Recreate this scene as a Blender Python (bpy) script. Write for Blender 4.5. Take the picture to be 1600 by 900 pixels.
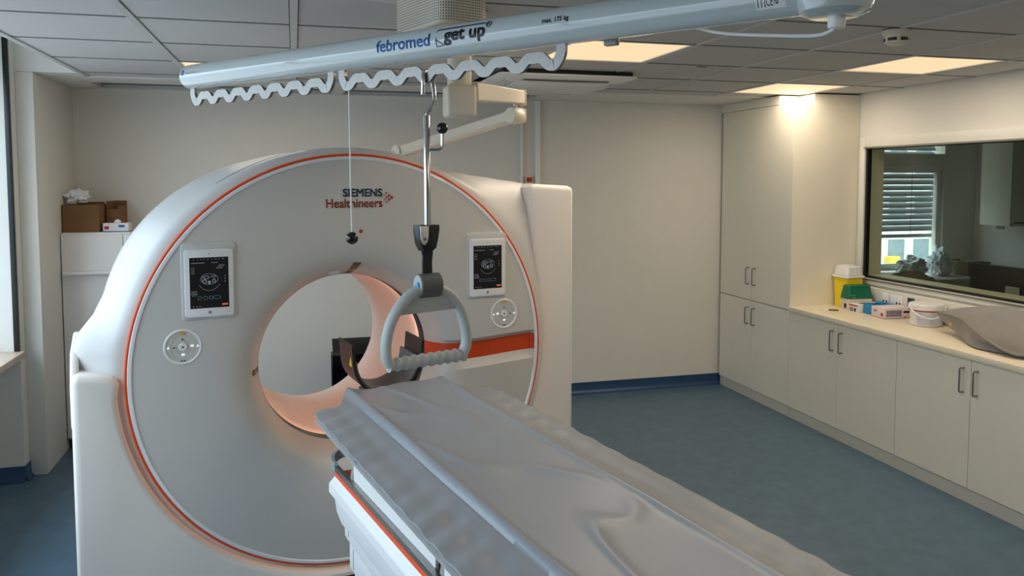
import bpy, bmesh, math, random
import numpy as np
from mathutils import Vector, Matrix, noise
random.seed(7)
for o in list(bpy.data.objects): bpy.data.objects.remove(o, do_unlink=True)
SC = bpy.context.scene
COL = SC.collection
PI = math.pi
# ------------------------------------------------------------------ camera
F_PX, PY, PX = 1243.0, 361.0, 800.0
PITCH, YAW, HC = math.radians(3.745), math.radians(15.3), 1.93
cam_d = bpy.data.cameras.new('camera'); cam = bpy.data.objects.new('camera', cam_d); COL.objects.link(cam)
cam.location = (0, 0, HC); cam.rotation_euler = (PI/2 - PITCH, 0, -YAW)
cam_d.sensor_fit = 'HORIZONTAL'; cam_d.sensor_width = 36.0; cam_d.lens = 36.0*F_PX/1600.0
cam_d.shift_y = -(450.0 - PY)/1600.0
cam_d.clip_start = 0.02; cam_d.clip_end = 200
SC.camera = cam
# ------------------------------------------------------------------ sky and exposure
SKY = 9.5               # zenith brightness of the overcast sky
w = bpy.data.worlds.new('overcast_sky'); SC.world = w; w.use_nodes = True
wn = w.node_tree; bgn = wn.nodes['Background']; bgn.inputs[1].default_value = SKY
_tc = wn.nodes.new('ShaderNodeTexCoord'); _sp = wn.nodes.new('ShaderNodeSeparateXYZ'); _rp = wn.nodes.new('ShaderNodeValToRGB'); _mr = wn.nodes.new('ShaderNodeMapRange')
_mr.inputs['From Min'].default_value = -1.0; _mr.inputs['From Max'].default_value = 1.0
wn.links.new(_tc.outputs['Generated'], _sp.inputs[0]); wn.links.new(_sp.outputs['Z'], _mr.inputs['Value']); wn.links.new(_mr.outputs[0], _rp.inputs[0]); wn.links.new(_rp.outputs[0], bgn.inputs[0])
_e = _rp.color_ramp.elements
_e[0].position = 0.0; _e[0].color = (0.19, 0.20, 0.21, 1); _e[1].position = 1.0; _e[1].color = (0.68, 0.83, 1.0, 1)
for _p, _k in ((0.495, 0.24), (0.505, 0.36), (0.75, 0.67)):
    _q = _e.new(_p); _q.color = (0.68*_k, 0.83*_k, 1.0*_k, 1)
vs = SC.view_settings; vs.view_transform = 'Standard'; vs.look = 'None'; vs.gamma = 1.0; vs.use_curve_mapping = False
vs.exposure = -0.15
PANEL_EMIT = 1.0       # brightness of the diffusers
PANEL_LAMP = 10.5       # watts of the lamp in each ceiling light
WARM = (1.0, 0.86, 0.69)
def portal(name, loc, rot, sx, sy):
    l = bpy.data.lights.new(name, 'AREA'); l.shape = 'RECTANGLE'; l.size = sx; l.size_y = sy
    l.cycles.is_portal = True
    o = bpy.data.objects.new(name, l); COL.objects.link(o); o.location = loc; o.rotation_euler = rot
    return o
# daylight portals in the two window openings (guide sky sampling, emit nothing themselves)
portal('window_daylight', (-1.97, 2.9, 1.8), (0, -PI/2, 0), 1.85, 5.3)
portal('control_room_daylight', (6.7, 7.60, 1.75), (-PI/2, 0, 0), 1.25, 1.8)
# camera model used to turn photo pixels into directions; distance comes from a plane that the thing touches
_c, _s = math.cos(YAW), math.sin(YAW)
CF = Vector((_s*math.cos(PITCH), _c*math.cos(PITCH), -math.sin(PITCH))); CR = Vector((_c, -_s, 0)); CU = CR.cross(CF); CC = Vector((0, 0, HC))
def ray(x, y): return CF + CR*((x-PX)/F_PX) - CU*((y-PY)/F_PX)
def onz(x, y, z): r = ray(x, y); return CC + r*((z-HC)/r.z)
def onx(x, y, X): r = ray(x, y); return CC + r*(X/r.x)
def ony(x, y, Y): r = ray(x, y); return CC + r*(Y/r.y)
def atd(x, y, d): return CC + ray(x, y)*d
# ------------------------------------------------------------------ materials
def lin(c):
    c = c/255.0
    return c/12.92 if c <= 0.04045 else ((c+0.055)/1.055)**2.4
def rgb(r, g, b): return (lin(r), lin(g), lin(b), 1)
def mat(name, col, rough=0.5, metal=0.0, var=0.03, vscale=6.0, bump=0.0, bscale=200.0, spec=0.5, coat=0.0, emit=None, estr=0.0, aniso=0.0):
    m = bpy.data.materials.new(name); m.use_nodes = True
    nt = m.node_tree; b = nt.nodes['Principled BSDF']
    b.inputs['Roughness'].default_value = rough; b.inputs['Metallic'].default_value = metal
    b.inputs['Specular IOR Level'].default_value = spec; b.inputs['Coat Weight'].default_value = coat
    tc = nt.nodes.new('ShaderNodeTexCoord')
    n = nt.nodes.new('ShaderNodeTexNoise'); n.inputs['Scale'].default_value = vscale; n.inputs['Detail'].default_value = 3
    nt.links.new(tc.outputs['Object'], n.inputs['Vector'])
    r = nt.nodes.new('ShaderNodeValToRGB')
    c0 = [max(0, x*(1-var)) for x in col[:3]]; c1 = [min(1, x*(1+var)) for x in col[:3]]
    r.color_ramp.elements[0].color = (*c0, 1); r.color_ramp.elements[1].color = (*c1, 1)
    r.color_ramp.elements[0].position = 0.3; r.color_ramp.elements[1].position = 0.7
    nt.links.new(n.outputs['Fac'], r.inputs[0]); nt.links.new(r.outputs[0], b.inputs['Base Color'])
    if bump:
        n2 = nt.nodes.new('ShaderNodeTexNoise'); n2.inputs['Scale'].default_value = bscale; n2.inputs['Detail'].default_value = 4
        nt.links.new(tc.outputs['Object'], n2.inputs['Vector'])
        bp = nt.nodes.new('ShaderNodeBump'); bp.inputs['Strength'].default_value = bump; bp.inputs['Distance'].default_value = 0.002
        nt.links.new(n2.outputs['Fac'], bp.inputs['Height']); nt.links.new(bp.outputs[0], b.inputs['Normal'])
    if emit:
        b.inputs['Emission Color'].default_value = (*emit[:3], 1); b.inputs['Emission Strength'].default_value = estr
    return m
def glass_mat(name, tint, refl=0.08, rough=0.0):
    m = bpy.data.materials.new(name); m.use_nodes = True; nt = m.node_tree; nt.nodes.clear()
    out = nt.nodes.new('ShaderNodeOutputMaterial'); t = nt.nodes.new('ShaderNodeBsdfTransparent'); t.inputs[0].default_value = (*tint, 1)
    g = nt.nodes.new('ShaderNodeBsdfGlossy'); g.inputs['Roughness'].default_value = rough
    fr = nt.nodes.new('ShaderNodeFresnel'); fr.inputs[0].default_value = 1.45
    ge = nt.nodes.new('ShaderNodeNewGeometry'); mul = nt.nodes.new('ShaderNodeMath'); mul.operation = 'MULTIPLY'; inv = nt.nodes.new('ShaderNodeMath'); inv.operation = 'SUBTRACT'; inv.inputs[0].default_value = 1.0
    nt.links.new(ge.outputs['Backfacing'], inv.inputs[1]); nt.links.new(fr.outputs[0], mul.inputs[0]); nt.links.new(inv.outputs[0], mul.inputs[1])
    mx = nt.nodes.new('ShaderNodeMixShader'); nt.links.new(mul.outputs[0], mx.inputs[0]); nt.links.new(t.outputs[0], mx.inputs[1]); nt.links.new(g.outputs[0], mx.inputs[2])
    nt.links.new(mx.outputs[0], out.inputs[0]); return m
def floor_mat(name, base, fleck):
    m = bpy.data.materials.new(name); m.use_nodes = True; nt = m.node_tree; b = nt.nodes['Principled BSDF']
    tc = nt.nodes.new('ShaderNodeTexCoord')
    big = nt.nodes.new('ShaderNodeTexNoise'); big.inputs['Scale'].default_value = 9; big.inputs['Detail'].default_value = 5
    vo = nt.nodes.new('ShaderNodeTexVoronoi'); vo.inputs['Scale'].default_value = 55
    for t in (big, vo): nt.links.new(tc.outputs['Object'], t.inputs['Vector'])
    r = nt.nodes.new('ShaderNodeValToRGB'); r.color_ramp.elements[0].position = 0.35; r.color_ramp.elements[1].position = 0.7
    r.color_ramp.elements[0].color = (*[x*0.88 for x in base[:3]], 1); r.color_ramp.elements[1].color = (*[x*1.1 for x in base[:3]], 1)
    nt.links.new(big.outputs['Fac'], r.inputs[0])
    r2 = nt.nodes.new('ShaderNodeValToRGB'); r2.color_ramp.elements[0].position = 0.07; r2.color_ramp.elements[0].color = (0.55, 0.55, 0.55, 1)
    r2.color_ramp.elements[1].position = 0.13; r2.color_ramp.elements[1].color = (0, 0, 0, 1)
    nt.links.new(vo.outputs['Distance'], r2.inputs[0])
    mx = nt.nodes.new('ShaderNodeMix'); mx.data_type = 'RGBA'; mx.inputs['B'].default_value = fleck
    nt.links.new(r2.outputs[0], mx.inputs['Factor']); nt.links.new(r.outputs[0], mx.inputs['A']); nt.links.new(mx.outputs['Result'], b.inputs['Base Color'])
    b.inputs['Roughness'].default_value = 0.38; b.inputs['Specular IOR Level'].default_value = 0.45
    n2 = nt.nodes.new('ShaderNodeTexNoise'); n2.inputs['Scale'].default_value = 160; nt.links.new(tc.outputs['Object'], n2.inputs['Vector'])
    bp = nt.nodes.new('ShaderNodeBump'); bp.inputs['Strength'].default_value = 0.08; bp.inputs['Distance'].default_value = 0.002
    nt.links.new(n2.outputs['Fac'], bp.inputs['Height']); nt.links.new(bp.outputs[0], b.inputs['Normal'])
    return m
M = dict(
    wall=mat('white_wall_paint', rgb(224, 221, 212), 0.75, bump=0.15, bscale=120, var=0.015),
    plaster=mat('plaster', rgb(224, 222, 216), 0.8, bump=0.1, bscale=80, var=0.015),
    tile=mat('ceiling_tile_paint', rgb(196, 195, 194), 0.85, bump=0.12, bscale=300, var=0.012),
    rail=mat('ceiling_rail_paint', rgb(196, 197, 194), 0.4, var=0.01),
    seamshade=mat('grey_seam_shade', rgb(126, 126, 124), 0.5, var=0.01),  # grey standing in for the shade in tile gaps
    dark=mat('dark_gap', rgb(38, 38, 38), 0.7),
    slot=mat('grey_diffuser', rgb(120, 124, 124), 0.55),
    floor=floor_mat('blue_vinyl_floor', rgb(80, 106, 124), rgb(140, 162, 174)),
    skirt=mat('blue_vinyl_skirting', rgb(36, 70, 106), 0.35, var=0.06, vscale=30),
    cab=mat('cream_laminate', rgb(232, 226, 208), 0.42, var=0.01),
    cabedge=mat('grey_laminate_edge', rgb(206, 202, 190), 0.45, var=0.01),
    top=mat('cream_worktop', rgb(238, 226, 200), 0.35, var=0.015),
    steel=mat('brushed_steel', rgb(150, 148, 144), 0.28, 1.0, var=0.05, vscale=40),
    chrome=mat('polished_steel', rgb(205, 203, 200), 0.16, 1.0, var=0.02),
    satin=mat('satin_steel', rgb(226, 221, 214), 0.35, 0.5, var=0.03),
    plate=mat('brushed_plate', rgb(146, 143, 138), 0.34, 1.0, var=0.05, vscale=50),
    tubepaint=mat('glossy_white_tube', rgb(196, 206, 206), 0.12, 0.0, var=0.008, coat=0.8),
    white=mat('white_plastic', rgb(236, 235, 232), 0.35, var=0.01),
    whitegl=mat('white_gloss_enamel', rgb(236, 236, 236), 0.2, var=0.01, coat=0.4),
    cream=mat('cream_plastic', rgb(222, 211, 190), 0.4, var=0.01),
    face=mat('gantry_face_plastic', rgb(206, 201, 193), 0.42, var=0.008),
    shell=mat('gantry_shell_plastic', rgb(208, 206, 202), 0.38, var=0.008),
    gpanel=mat('gantry_panel_plastic', rgb(236, 229, 220), 0.4, var=0.006),
    tunnel=mat('tunnel_plastic', rgb(246, 226, 214), 0.45, var=0.006),  # white plastic, with some of the peach mood light mixed into its colour
    orange=mat('orange_accent', rgb(214, 70, 16), 0.4, var=0.03),
    orange2=mat('orange_line', rgb(226, 78, 22), 0.45, var=0.02),
    led=mat('mood_light_strip', rgb(255, 220, 190), 0.5, emit=(1.0, 0.62, 0.36), estr=1.6),
    ledt=mat('tunnel_light_strip', rgb(255, 220, 190), 0.5, emit=(1.0, 0.56, 0.34), estr=16.0),
    smoke=mat('smoked_window', rgb(58, 52, 48), 0.15, var=0.05),
    brown=mat('brown_laser_window', rgb(96, 70, 46), 0.2, var=0.15, vscale=80),
    black=mat('black_plastic', rgb(18, 18, 19), 0.35),
    blackgl=mat('black_gloss', rgb(8, 8, 9), 0.08, coat=0.5),
    strap=mat('black_webbing', rgb(26, 27, 32), 0.7, bump=0.5, bscale=400),
    grey=mat('grey_plastic', rgb(146, 148, 146), 0.45, var=0.01),
    grey2=mat('dark_grey_plastic', rgb(96, 97, 95), 0.5),
    grip=mat('pale_grey_rubber', rgb(180, 184, 180), 0.5, var=0.01),
    pad=mat('grey_vinyl_sheet', rgb(146, 150, 155), 0.36, var=0.03, vscale=5, bump=0.06, bscale=250),
    foam=mat('grey_foam', rgb(112, 111, 108), 0.6, bump=0.2, bscale=150),
    carbon=mat('dark_carbon', rgb(26, 22, 21), 0.38),
    headrest=mat('grey_moulded_foam', rgb(134, 131, 126), 0.5, var=0.05, vscale=14, bump=0.15, bscale=120),
    screen=mat('tablet_screen_glass', rgb(6, 7, 10), 0.12),
    ui=mat('screen_image', rgb(70, 76, 82), 0.5, emit=(0.6, 0.66, 0.72), estr=0.20),
    uired=mat('screen_red', rgb(190, 70, 40), 0.5, emit=(0.7, 0.16, 0.06), estr=0.6),
    uiblue=mat('screen_blue', rgb(30, 44, 54), 0.5, emit=(0.12, 0.20, 0.26), estr=0.3),
    lit=mat('lit_key_symbol', rgb(255, 255, 255), 0.5, emit=(1, 1, 1), estr=0.6),
    yellow=mat('yellow_plastic', rgb(246, 214, 28), 0.4, var=0.02),
    warn=mat('yellow_sticker', rgb(226, 172, 40), 0.5),
    green=mat('green_plastic', rgb(0, 104, 72), 0.4, var=0.03),
    blue=mat('blue_card', rgb(30, 132, 190), 0.5, var=0.05),
    bluetxt=mat('blue_print', rgb(24, 96, 170), 0.5),
    navy=mat('navy_print', rgb(16, 18, 44), 0.4),
    blacktxt=mat('black_print', rgb(16, 16, 16), 0.5),
    teal=mat('teal_print', rgb(6, 62, 92), 0.5),
    rust=mat('rust_print', rgb(176, 56, 26), 0.5),
    bluebtn=mat('blue_button', rgb(60, 160, 216), 0.3),
    cardb=mat('brown_cardboard', rgb(124, 88, 54), 0.8, var=0.06, vscale=12),
    carton=mat('white_carton', rgb(232, 226, 222), 0.6, var=0.02),
    pinkc=mat('pink_grey_carton', rgb(222, 206, 206), 0.6, var=0.03, vscale=20),
    redprint=mat('red_print', rgb(176, 30, 44), 0.6),
    greyprint=mat('grey_print', rgb(130, 120, 140), 0.6, var=0.25, vscale=60),
    paper=mat('white_paper', rgb(236, 238, 242), 0.7, var=0.04),
    bagp=mat('pale_blue_plastic_bag', rgb(232, 240, 250), 0.3, var=0.1, vscale=15),
    kraft=mat('brown_paper_bag', rgb(120, 106, 84), 0.8, var=0.08, vscale=12),
    wood=mat('beige_wood_sill', rgb(206, 186, 166), 0.5, var=0.1, vscale=18),
    frame=mat('white_window_frame', rgb(224, 222, 212), 0.4, var=0.01),
    alu=mat('grey_aluminium', rgb(150, 148, 140), 0.4, 0.6, var=0.03),
    slat=mat('grey_blind_slat', rgb(150, 156, 156), 0.4, 0.3, var=0.04),
    bucket=mat('white_translucent_plastic', rgb(232, 230, 226), 0.3, var=0.02),
    sleeve=mat('pale_blue_print', rgb(196, 198, 210), 0.5, var=0.12, vscale=40),
    facade=mat('pale_facade', rgb(226, 232, 230), 0.8, var=0.05, vscale=2),
    facade2=mat('grey_facade_window', rgb(120, 136, 140), 0.3, var=0.15, vscale=3),
    awning=mat('yellow_awning', rgb(240, 190, 60), 0.6),
    red=mat('red_plastic', rgb(170, 50, 36), 0.5),
    terracotta=mat('terracotta_tag', rgb(150, 88, 60), 0.6),
    paneglass=glass_mat('clear_glass', (0.97, 0.985, 0.98)),
    leadglass=glass_mat('lead_glass', (0.84, 0.86, 0.78)),
    bore_line=mat('seam_dark', rgb(52, 46, 44), 0.5),
    diffuser=mat('light_diffuser', rgb(190, 180, 165), 0.6, emit=(1.0, 0.72, 0.42), estr=PANEL_EMIT),
)
# ------------------------------------------------------------------ mesh helpers
class MB:
    def __init__(s): s.v = []; s.f = []
    def add(s, vs, fs):
        o = len(s.v); s.v += [tuple(p) for p in vs]; s.f += [tuple(i+o for i in f) for f in fs]; return s
    def box(s, a, b, bev=0.0, seg=2, mtx=None):
        bm = bmesh.new(); bmesh.ops.create_cube(bm, size=1)
        c = [(a[i]+b[i])/2 for i in range(3)]; d = [abs(b[i]-a[i]) for i in range(3)]
        for v in bm.verts: v.co = Vector([c[i]+v.co[i]*d[i] for i in range(3)])
        if bev > 0: bmesh.ops.bevel(bm, geom=bm.edges[:], offset=min(bev, min(d)*0.49), segments=seg, affect='EDGES', profile=0.5)
        return s.bm(bm, mtx)
    def bm(s, bm, mtx=None):
        if mtx is not None: bm.transform(mtx)
        bm.verts.index_update(); vs = [v.co.copy() for v in bm.verts]; fs = [[v.index for v in f.verts] for f in bm.faces]; bm.free(); return s.add(vs, fs)
    def tube(s, path, r, n=12, cap=True, closed=False):
        P = [Vector(p) for p in path]; k = len(P); R = r if isinstance(r, (list, tuple)) else [r]*k
        T = []
        for i in range(k):
            if closed: t = P[(i+1) % k]-P[i-1]
            else: t = P[min(i+1, k-1)]-P[max(i-1, 0)]
            T.append(t.normalized())
        up = Vector((0, 0, 1)) if abs(T[0].z) < 0.9 else Vector((1, 0, 0))
        nrm = T[0].cross(up).normalized(); vs = []
        for i in range(k):
            nrm = (nrm - T[i]*nrm.dot(T[i])).normalized(); bn = T[i].cross(nrm)
            for j in range(n):
                a = 2*PI*j/n; vs.append(P[i]+(nrm*math.cos(a)+bn*math.sin(a))*R[i])
        fs = []
        for i in range(k if closed else k-1):
            for j in range(n):
                i2 = (i+1) % k; fs.append((i*n+j, i*n+(j+1) % n, i2*n+(j+1) % n, i2*n+j))
        if cap and not closed: fs.append(tuple(range(n))[::-1]); fs.append(tuple((k-1)*n+j for j in range(n)))
        return s.add(vs, fs)
    def lathe(s, prof, n=48, axis='z', c=(0, 0, 0), a0=0, a1=2*PI, cap=False):
        full = abs(a1-a0-2*PI) < 1e-6; m = n if full else n+1; vs = []
        for (r, h) in prof:
            for j in range(m):
                a = a0+(a1-a0)*j/n; x, y = r*math.cos(a), r*math.sin(a)
                p = (x, y, h) if axis == 'z' else ((x, h, y) if axis == 'y' else (h, x, y))
                vs.append((p[0]+c[0], p[1]+c[1], p[2]+c[2]))
        fs = []
        for i in range(len(prof)-1):
            for j in range(m if full else m-1): fs.append((i*m+j, i*m+(j+1) % m, (i+1)*m+(j+1) % m, (i+1)*m+j))
        if cap: fs.append(tuple(range(m))); fs.append(tuple((len(prof)-1)*m+j for j in range(m)))
        return s.add(vs, fs)
    def grid(s, fn, nu, nv, closed=False):
        vs = [fn(i/nu, j/nv) for j in range(nv+1) for i in range(nu+(0 if closed else 1))]; m = nu if closed else nu+1; fs = []
        for j in range(nv):
            for i in range(nu): fs.append((j*m+i, j*m+(i+1) % m, (j+1)*m+(i+1) % m, (j+1)*m+i))
        return s.add(vs, fs)
    def prism(s, poly, a, b, plane='xz', bev=0.0, seg=3):
        """extrude a closed 2D outline; plane 'xz' extrudes along y, 'yz' along x, 'xy' along z"""
        def P(p, h): return {'xz': (p[0], h, p[1]), 'yz': (h, p[0], p[1]), 'xy': (p[0], p[1], h)}[plane]
        bm = bmesh.new(); va = [bm.verts.new(P(p, a)) for p in poly]; vb = [bm.verts.new(P(p, b)) for p in poly]; k = len(poly)
        fa = bm.faces.new(va); fb = bm.faces.new(vb[::-1])
        for i in range(k): bm.faces.new((va[i], vb[i], vb[(i+1) % k], va[(i+1) % k]))
        bmesh.ops.recalc_face_normals(bm, faces=bm.faces[:])
        if bev > 0: bmesh.ops.bevel(bm, geom=list(set(list(fa.edges)+list(fb.edges))), offset=bev, segments=seg, affect='EDGES', profile=0.5)
        bmesh.ops.triangulate(bm, faces=[f for f in bm.faces if len(f.verts) > 4])
        return s.bm(bm)
    def ball(s, c, r, n=16, sc=(1, 1, 1)):
        bm = bmesh.new(); bmesh.ops.create_uvsphere(bm, u_segments=n*2, v_segments=n, radius=r)
        for v in bm.verts: v.co = Vector((v.co.x*sc[0]+c[0], v.co.y*sc[1]+c[1], v.co.z*sc[2]+c[2]))
        return s.bm(bm)
    def mesh(s, name, m, smooth=35):
        me = bpy.data.meshes.new(name); me.from_pydata(s.v, [], s.f); me.materials.append(M[m] if isinstance(m, str) else m)
        bm = bmesh.new(); bm.from_mesh(me); bmesh.ops.recalc_face_normals(bm, faces=bm.faces[:]); bm.to_mesh(me); bm.free()
        if smooth:
            me.polygons.foreach_set('use_smooth', [True]*len(me.polygons)); me.set_sharp_from_angle(angle=math.radians(smooth))
        me.update(); return me
    def obj(s, name, m, parent=None, smooth=35):
        o = bpy.data.objects.new(name, s.mesh(name, m, smooth)); COL.objects.link(o)
        if parent is not None: o.parent = parent
        return o
def tag(o, label, cat, group=None):
    o['label'] = label; o['category'] = cat
    if group: o['group'] = group
    return o
def thing(name, label, cat, loc=(0, 0, 0), rz=0.0, group=None):
    o = bpy.data.objects.new(name, None); COL.objects.link(o); o.empty_display_size = 0.05
    o.location = loc; o.rotation_euler = (0, 0, rz); return tag(o, label, cat, group)
def struct(o): o['kind'] = 'structure'; return o
def inst(o, name, loc, parent=None):
    c = o.copy(); c.name = name; COL.objects.link(c); c.location = loc
    if parent is not None: c.parent = parent
    return c
def textmesh(txt, height, width=None, bold=0.0, shear=0.0, fat=0.0):
    """flat lettering as vertices/faces, lower-left at origin, x right, y up"""
    cu = bpy.data.curves.new('lettering', 'FONT'); cu.body = txt; cu.size = 1.0; cu.resolution_u = 3; cu.offset = bold; cu.shear = shear
    ob = bpy.data.objects.new('lettering', cu); COL.objects.link(ob)
    dg = bpy.context.evaluated_depsgraph_get(); dg.update()
    me = bpy.data.meshes.new_from_object(ob.evaluated_get(dg))
    vs = [v.co.copy() for v in me.vertices]; fs = [tuple(p.vertices) for p in me.polygons]
    bpy.data.objects.remove(ob, do_unlink=True); bpy.data.curves.remove(cu); bpy.data.meshes.remove(me)
    x0 = min(v.x for v in vs); x1 = max(v.x for v in vs); y0 = min(v.y for v in vs); y1 = max(v.y for v in vs)
    sy = height/(y1-y0); sx = (width/(x1-x0)) if width else sy
    base = [((v.x-x0)*sx, (v.y-y0)*sy) for v in vs]
    if not fat: return base, fs
    out, of = [], []                    # thicken the strokes by stacking slightly shifted copies
    for dx in (-fat*sx, 0, fat*sx):
        for dy in (-fat*sy, 0, fat*sy):
            k = len(out); out += [(x+dx, y+dy) for x, y in base]; of += [tuple(i+k for i in f) for f in fs]
    return out, of
def interp(x, xs, ys): return float(np.interp(x, xs, ys))
def sst(a, b, x):
    t = max(0.0, min(1.0, (x-a)/(b-a))); return t*t*(3-2*t)
def catmull(pts, sub=8, closed=False):
    P = [Vector(p) for p in pts]; n = len(P); out = []
    for i in range(n if closed else n-1):
        p0 = P[(i-1) % n] if closed or i > 0 else P[0]; p1 = P[i]; p2 = P[(i+1) % n]; p3 = P[(i+2) % n] if closed or i+2 < n else P[-1]
        for k in range(sub):
            t = k/sub
            out.append(0.5*((2*p1)+(p2-p0)*t+(2*p0-5*p1+4*p2-p3)*t*t+(3*p1-p0-3*p2+p3)*t**3))
    if not closed: out.append(P[-1])
    return out
# ================================================================== ROOM SHELL
XR, YB, ZC = 4.45, 6.65, 2.62        # window wall, back wall, tiled ceiling
XC = 3.834                            # cabinet fronts
CEX = -1.325                          # left edge of tiled ceiling
YT = 5.93                             # back edge of tiled ceiling
struct(MB().box((-2.4, -2.6, -0.12), (8.0, 7.9, 0.0)).obj('floor', 'floor', smooth=0))
wb = struct(MB().box((-2.2, YB, 0), (XR, YB+0.16, 3.1)).obj('wall_back', 'wall', smooth=0))
struct(MB().box((-2.2, -2.6, 0), (XR+0.17, -2.45, 3.1)).obj('wall_front', 'wall', smooth=0))
# skirting with a coved foot along the back wall
sk = MB().prism([(YB-0.005, 0.0), (YB-0.045, 0.0), (YB-0.028, 0.006), (YB-0.014, 0.018), (YB-0.008, 0.035), (YB-0.007, 0.098), (YB-0.0005, 0.1)], -1.15, XC+0.03, 'yz')
struct(sk.obj('baseboard_back', 'skirt'))
# ---- window wall on the right, with its opening
Y0W, Y1W, Z0W, Z1W = 1.6, 5.445, 1.138, 2.174
TW = 0.166
wr = MB()
wr.box((XR, -2.6, 0), (XR+TW, YB+0.16, Z0W)); wr.box((XR, -2.6, Z1W), (XR+TW, YB+0.16, 3.1))
wr.box((XR, Y1W, Z0W), (XR+TW, YB+0.16, Z1W)); wr.box((XR, -2.6, Z0W), (XR+TW, Y0W, Z1W))
wall_r = struct(wr.obj('wall_right', 'wall', smooth=0))
win = bpy.data.objects.new('window_1', None); COL.objects.link(win); struct(win); win.location = (XR, Y1W, Z0W)
def wloc(mb, name, m, par=win):
    o = mb.obj(name, m, par); o.location = (-par.location.x, -par.location.y, -par.location.z); return o
fr = MB(); t = 0.085
fr.box((XR-0.022, Y1W, Z0W-0.05), (XR-0.0005, Y1W+0.062, Z1W+t), 0.004); fr.box((XR-0.022, Y0W-0.06, Z1W), (XR-0.0005, Y1W, Z1W+t), 0.004); fr.box((XR-0.022, Y0W-0.06, Z0W-0.05), (XR-0.0005, Y1W, Z0W-0.004), 0.004)
wloc(fr, 'window_frame', 'frame')
gk = MB(); gk.box((XR-0.006, Y1W-0.022, Z0W), (XR+0.03, Y1W-0.0005, Z1W)); gk.box((XR-0.006, Y0W, Z1W-0.008), (XR+0.03, Y1W-0.022, Z1W-0.0005)); gk.box((XR-0.006, Y0W, Z0W+0.0005), (XR+0.03, Y1W-0.022, Z0W+0.014))
wloc(gk, 'gasket', 'black')
al = MB(); al.box((XR-0.028, Y0W, Z1W+0.0005), (XR-0.0225, Y1W+0.008, Z1W+0.012)); al.box((XR-0.028, Y0W, Z0W-0.018), (XR-0.0225, Y1W+0.008, Z0W-0.006))
wloc(al, 'window_bead', 'alu')
wloc(MB().box((XR+0.012, Y0W, Z0W+0.012), (XR+0.024, Y1W-0.02, Z1W-0.006)), 'window_pane', 'leadglass')
wloc(MB().box((XR+0.03, Y0W, Z0W+0.0005), (XR+TW+0.03, Y1W, Z0W+0.018)), 'window_sill', 'frame')
# cable trunking under the window
tr = struct(MB().box((XR-0.055, 1.6, 0.945), (XR-0.0005, 5.53, 1.072), 0.006).obj('trim_1', 'frame'))
# ---- left window wall: deep reveal, niche below the sill, column, bulkhead
XWL, YP = -1.69, 5.62
lw = MB()
lw.box((-2.05, YP, 0), (XWL, YP+0.1, 3.1)); lw.box((-2.05, YP+0.1, 0), (XWL, YB, 3.1))
lw.box((-2.05, -2.6, 0), (-1.93, YP, 0.80)); lw.box((-2.05, -2.6, 2.72), (-1.93, YP, 3.1)); lw.box((-2.05, -2.6, 0.80), (XWL, 0.2, 2.72))
wall_l = struct(lw.obj('wall_left', 'wall', smooth=0))
lc = MB(); lc.box((XWL, 5.72, 0), (-1.587, YB, 2.608), 0.004)
struct(lc.obj('wall_column', 'wall'))
struct(MB().box((-1.93, 0.2, 0.80), (XWL+0.03, YP, 0.843), 0.006).obj('trim_2', 'wood'))
struct(MB().box((XWL-0.028, YP-0.022, 0.845), (XWL+0.003, YP-0.0005, 2.80), 0.002).obj('trim_3', 'black'))
struct(MB().prism([(YP-0.005, 0.0), (YP-0.04, 0.0), (YP-0.024, 0.006), (YP-0.01, 0.03), (YP-0.008, 0.098), (YP-0.0005, 0.1)], -1.93, XWL, 'yz').obj('baseboard_left', 'skirt'))
struct(MB().prism([(XWL+0.0005, 0.0), (XWL+0.03, 0.0), (XWL+0.016, 0.01), (XWL+0.008, 0.03), (XWL+0.006, 0.098), (XWL+0.0005, 0.1)], YP, 5.7195, 'xz').obj('baseboard_column', 'skirt'))
w2 = bpy.data.objects.new('window_2', None); COL.objects.link(w2); struct(w2)
fm = MB()
for y in (0.2, 1.95, 3.75, 5.56): fm.box((-1.99, y, 0.843), (-1.93, y+0.06, 2.72), 0.004)
for z in (0.843, 2.66): fm.box((-1.99, 0.2, z), (-1.93, YP, z+0.06), 0.004)
fm.obj('window_frame', 'frame', w2)
for i in range(3): MB().box((-1.966, 0.26+i*1.78, 0.9), (-1.958, 1.98+i*1.78-0.03, 2.66)).obj('window_pane', 'paneglass', w2)
# ---- ceiling: plaster strip, upper slab, tiles, rails
ceil = MB(); ceil.box((-2.2, -2.6, 3.0), (XR+0.17, YB+0.16, 3.1))
cs = struct(ceil.obj('ceiling', 'plaster', smooth=0))
ps = MB()
# plaster soffit by the back wall with three long recesses cut out of it
SL = [(-1.38, 0.31), (0.38, 1.24), (1.30, 1.95)]
ps.box((-2.05, 5.72, 2.609), (CEX, 6.23, 3.0)); ps.box((CEX, YT, 2.609), (XR, 6.23, 2.72)); ps.box((-2.05, 6.60, 2.609), (XR, YB, 2.72))
xs = [-2.05]+[v for a in SL for v in a]+[XR]
for i in range(0, len(xs), 2): ps.box((xs[i], 6.23, 2.609), (xs[i+1], 6.60, 2.72))
o = ps.obj('plaster_soffit', 'plaster', cs, smooth=0)
ed = MB(); ed.box((CEX-0.012, -2.45, 2.612), (CEX+0.018, YT, 2.66)); o = ed.obj('edge_trim', 'rail', cs, smooth=0)
MB().box((CEX-0.011, -2.45, 2.66), (CEX, 5.72, 3.0)).obj('slab_edge', 'plaster', cs, smooth=0)
MOD = 0.668
GX = [CEX+MOD*k for k in range(9)]+[XR]
GY = [5.73-0.66*k for k in range(13)]
YL = [YT]+GY
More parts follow.
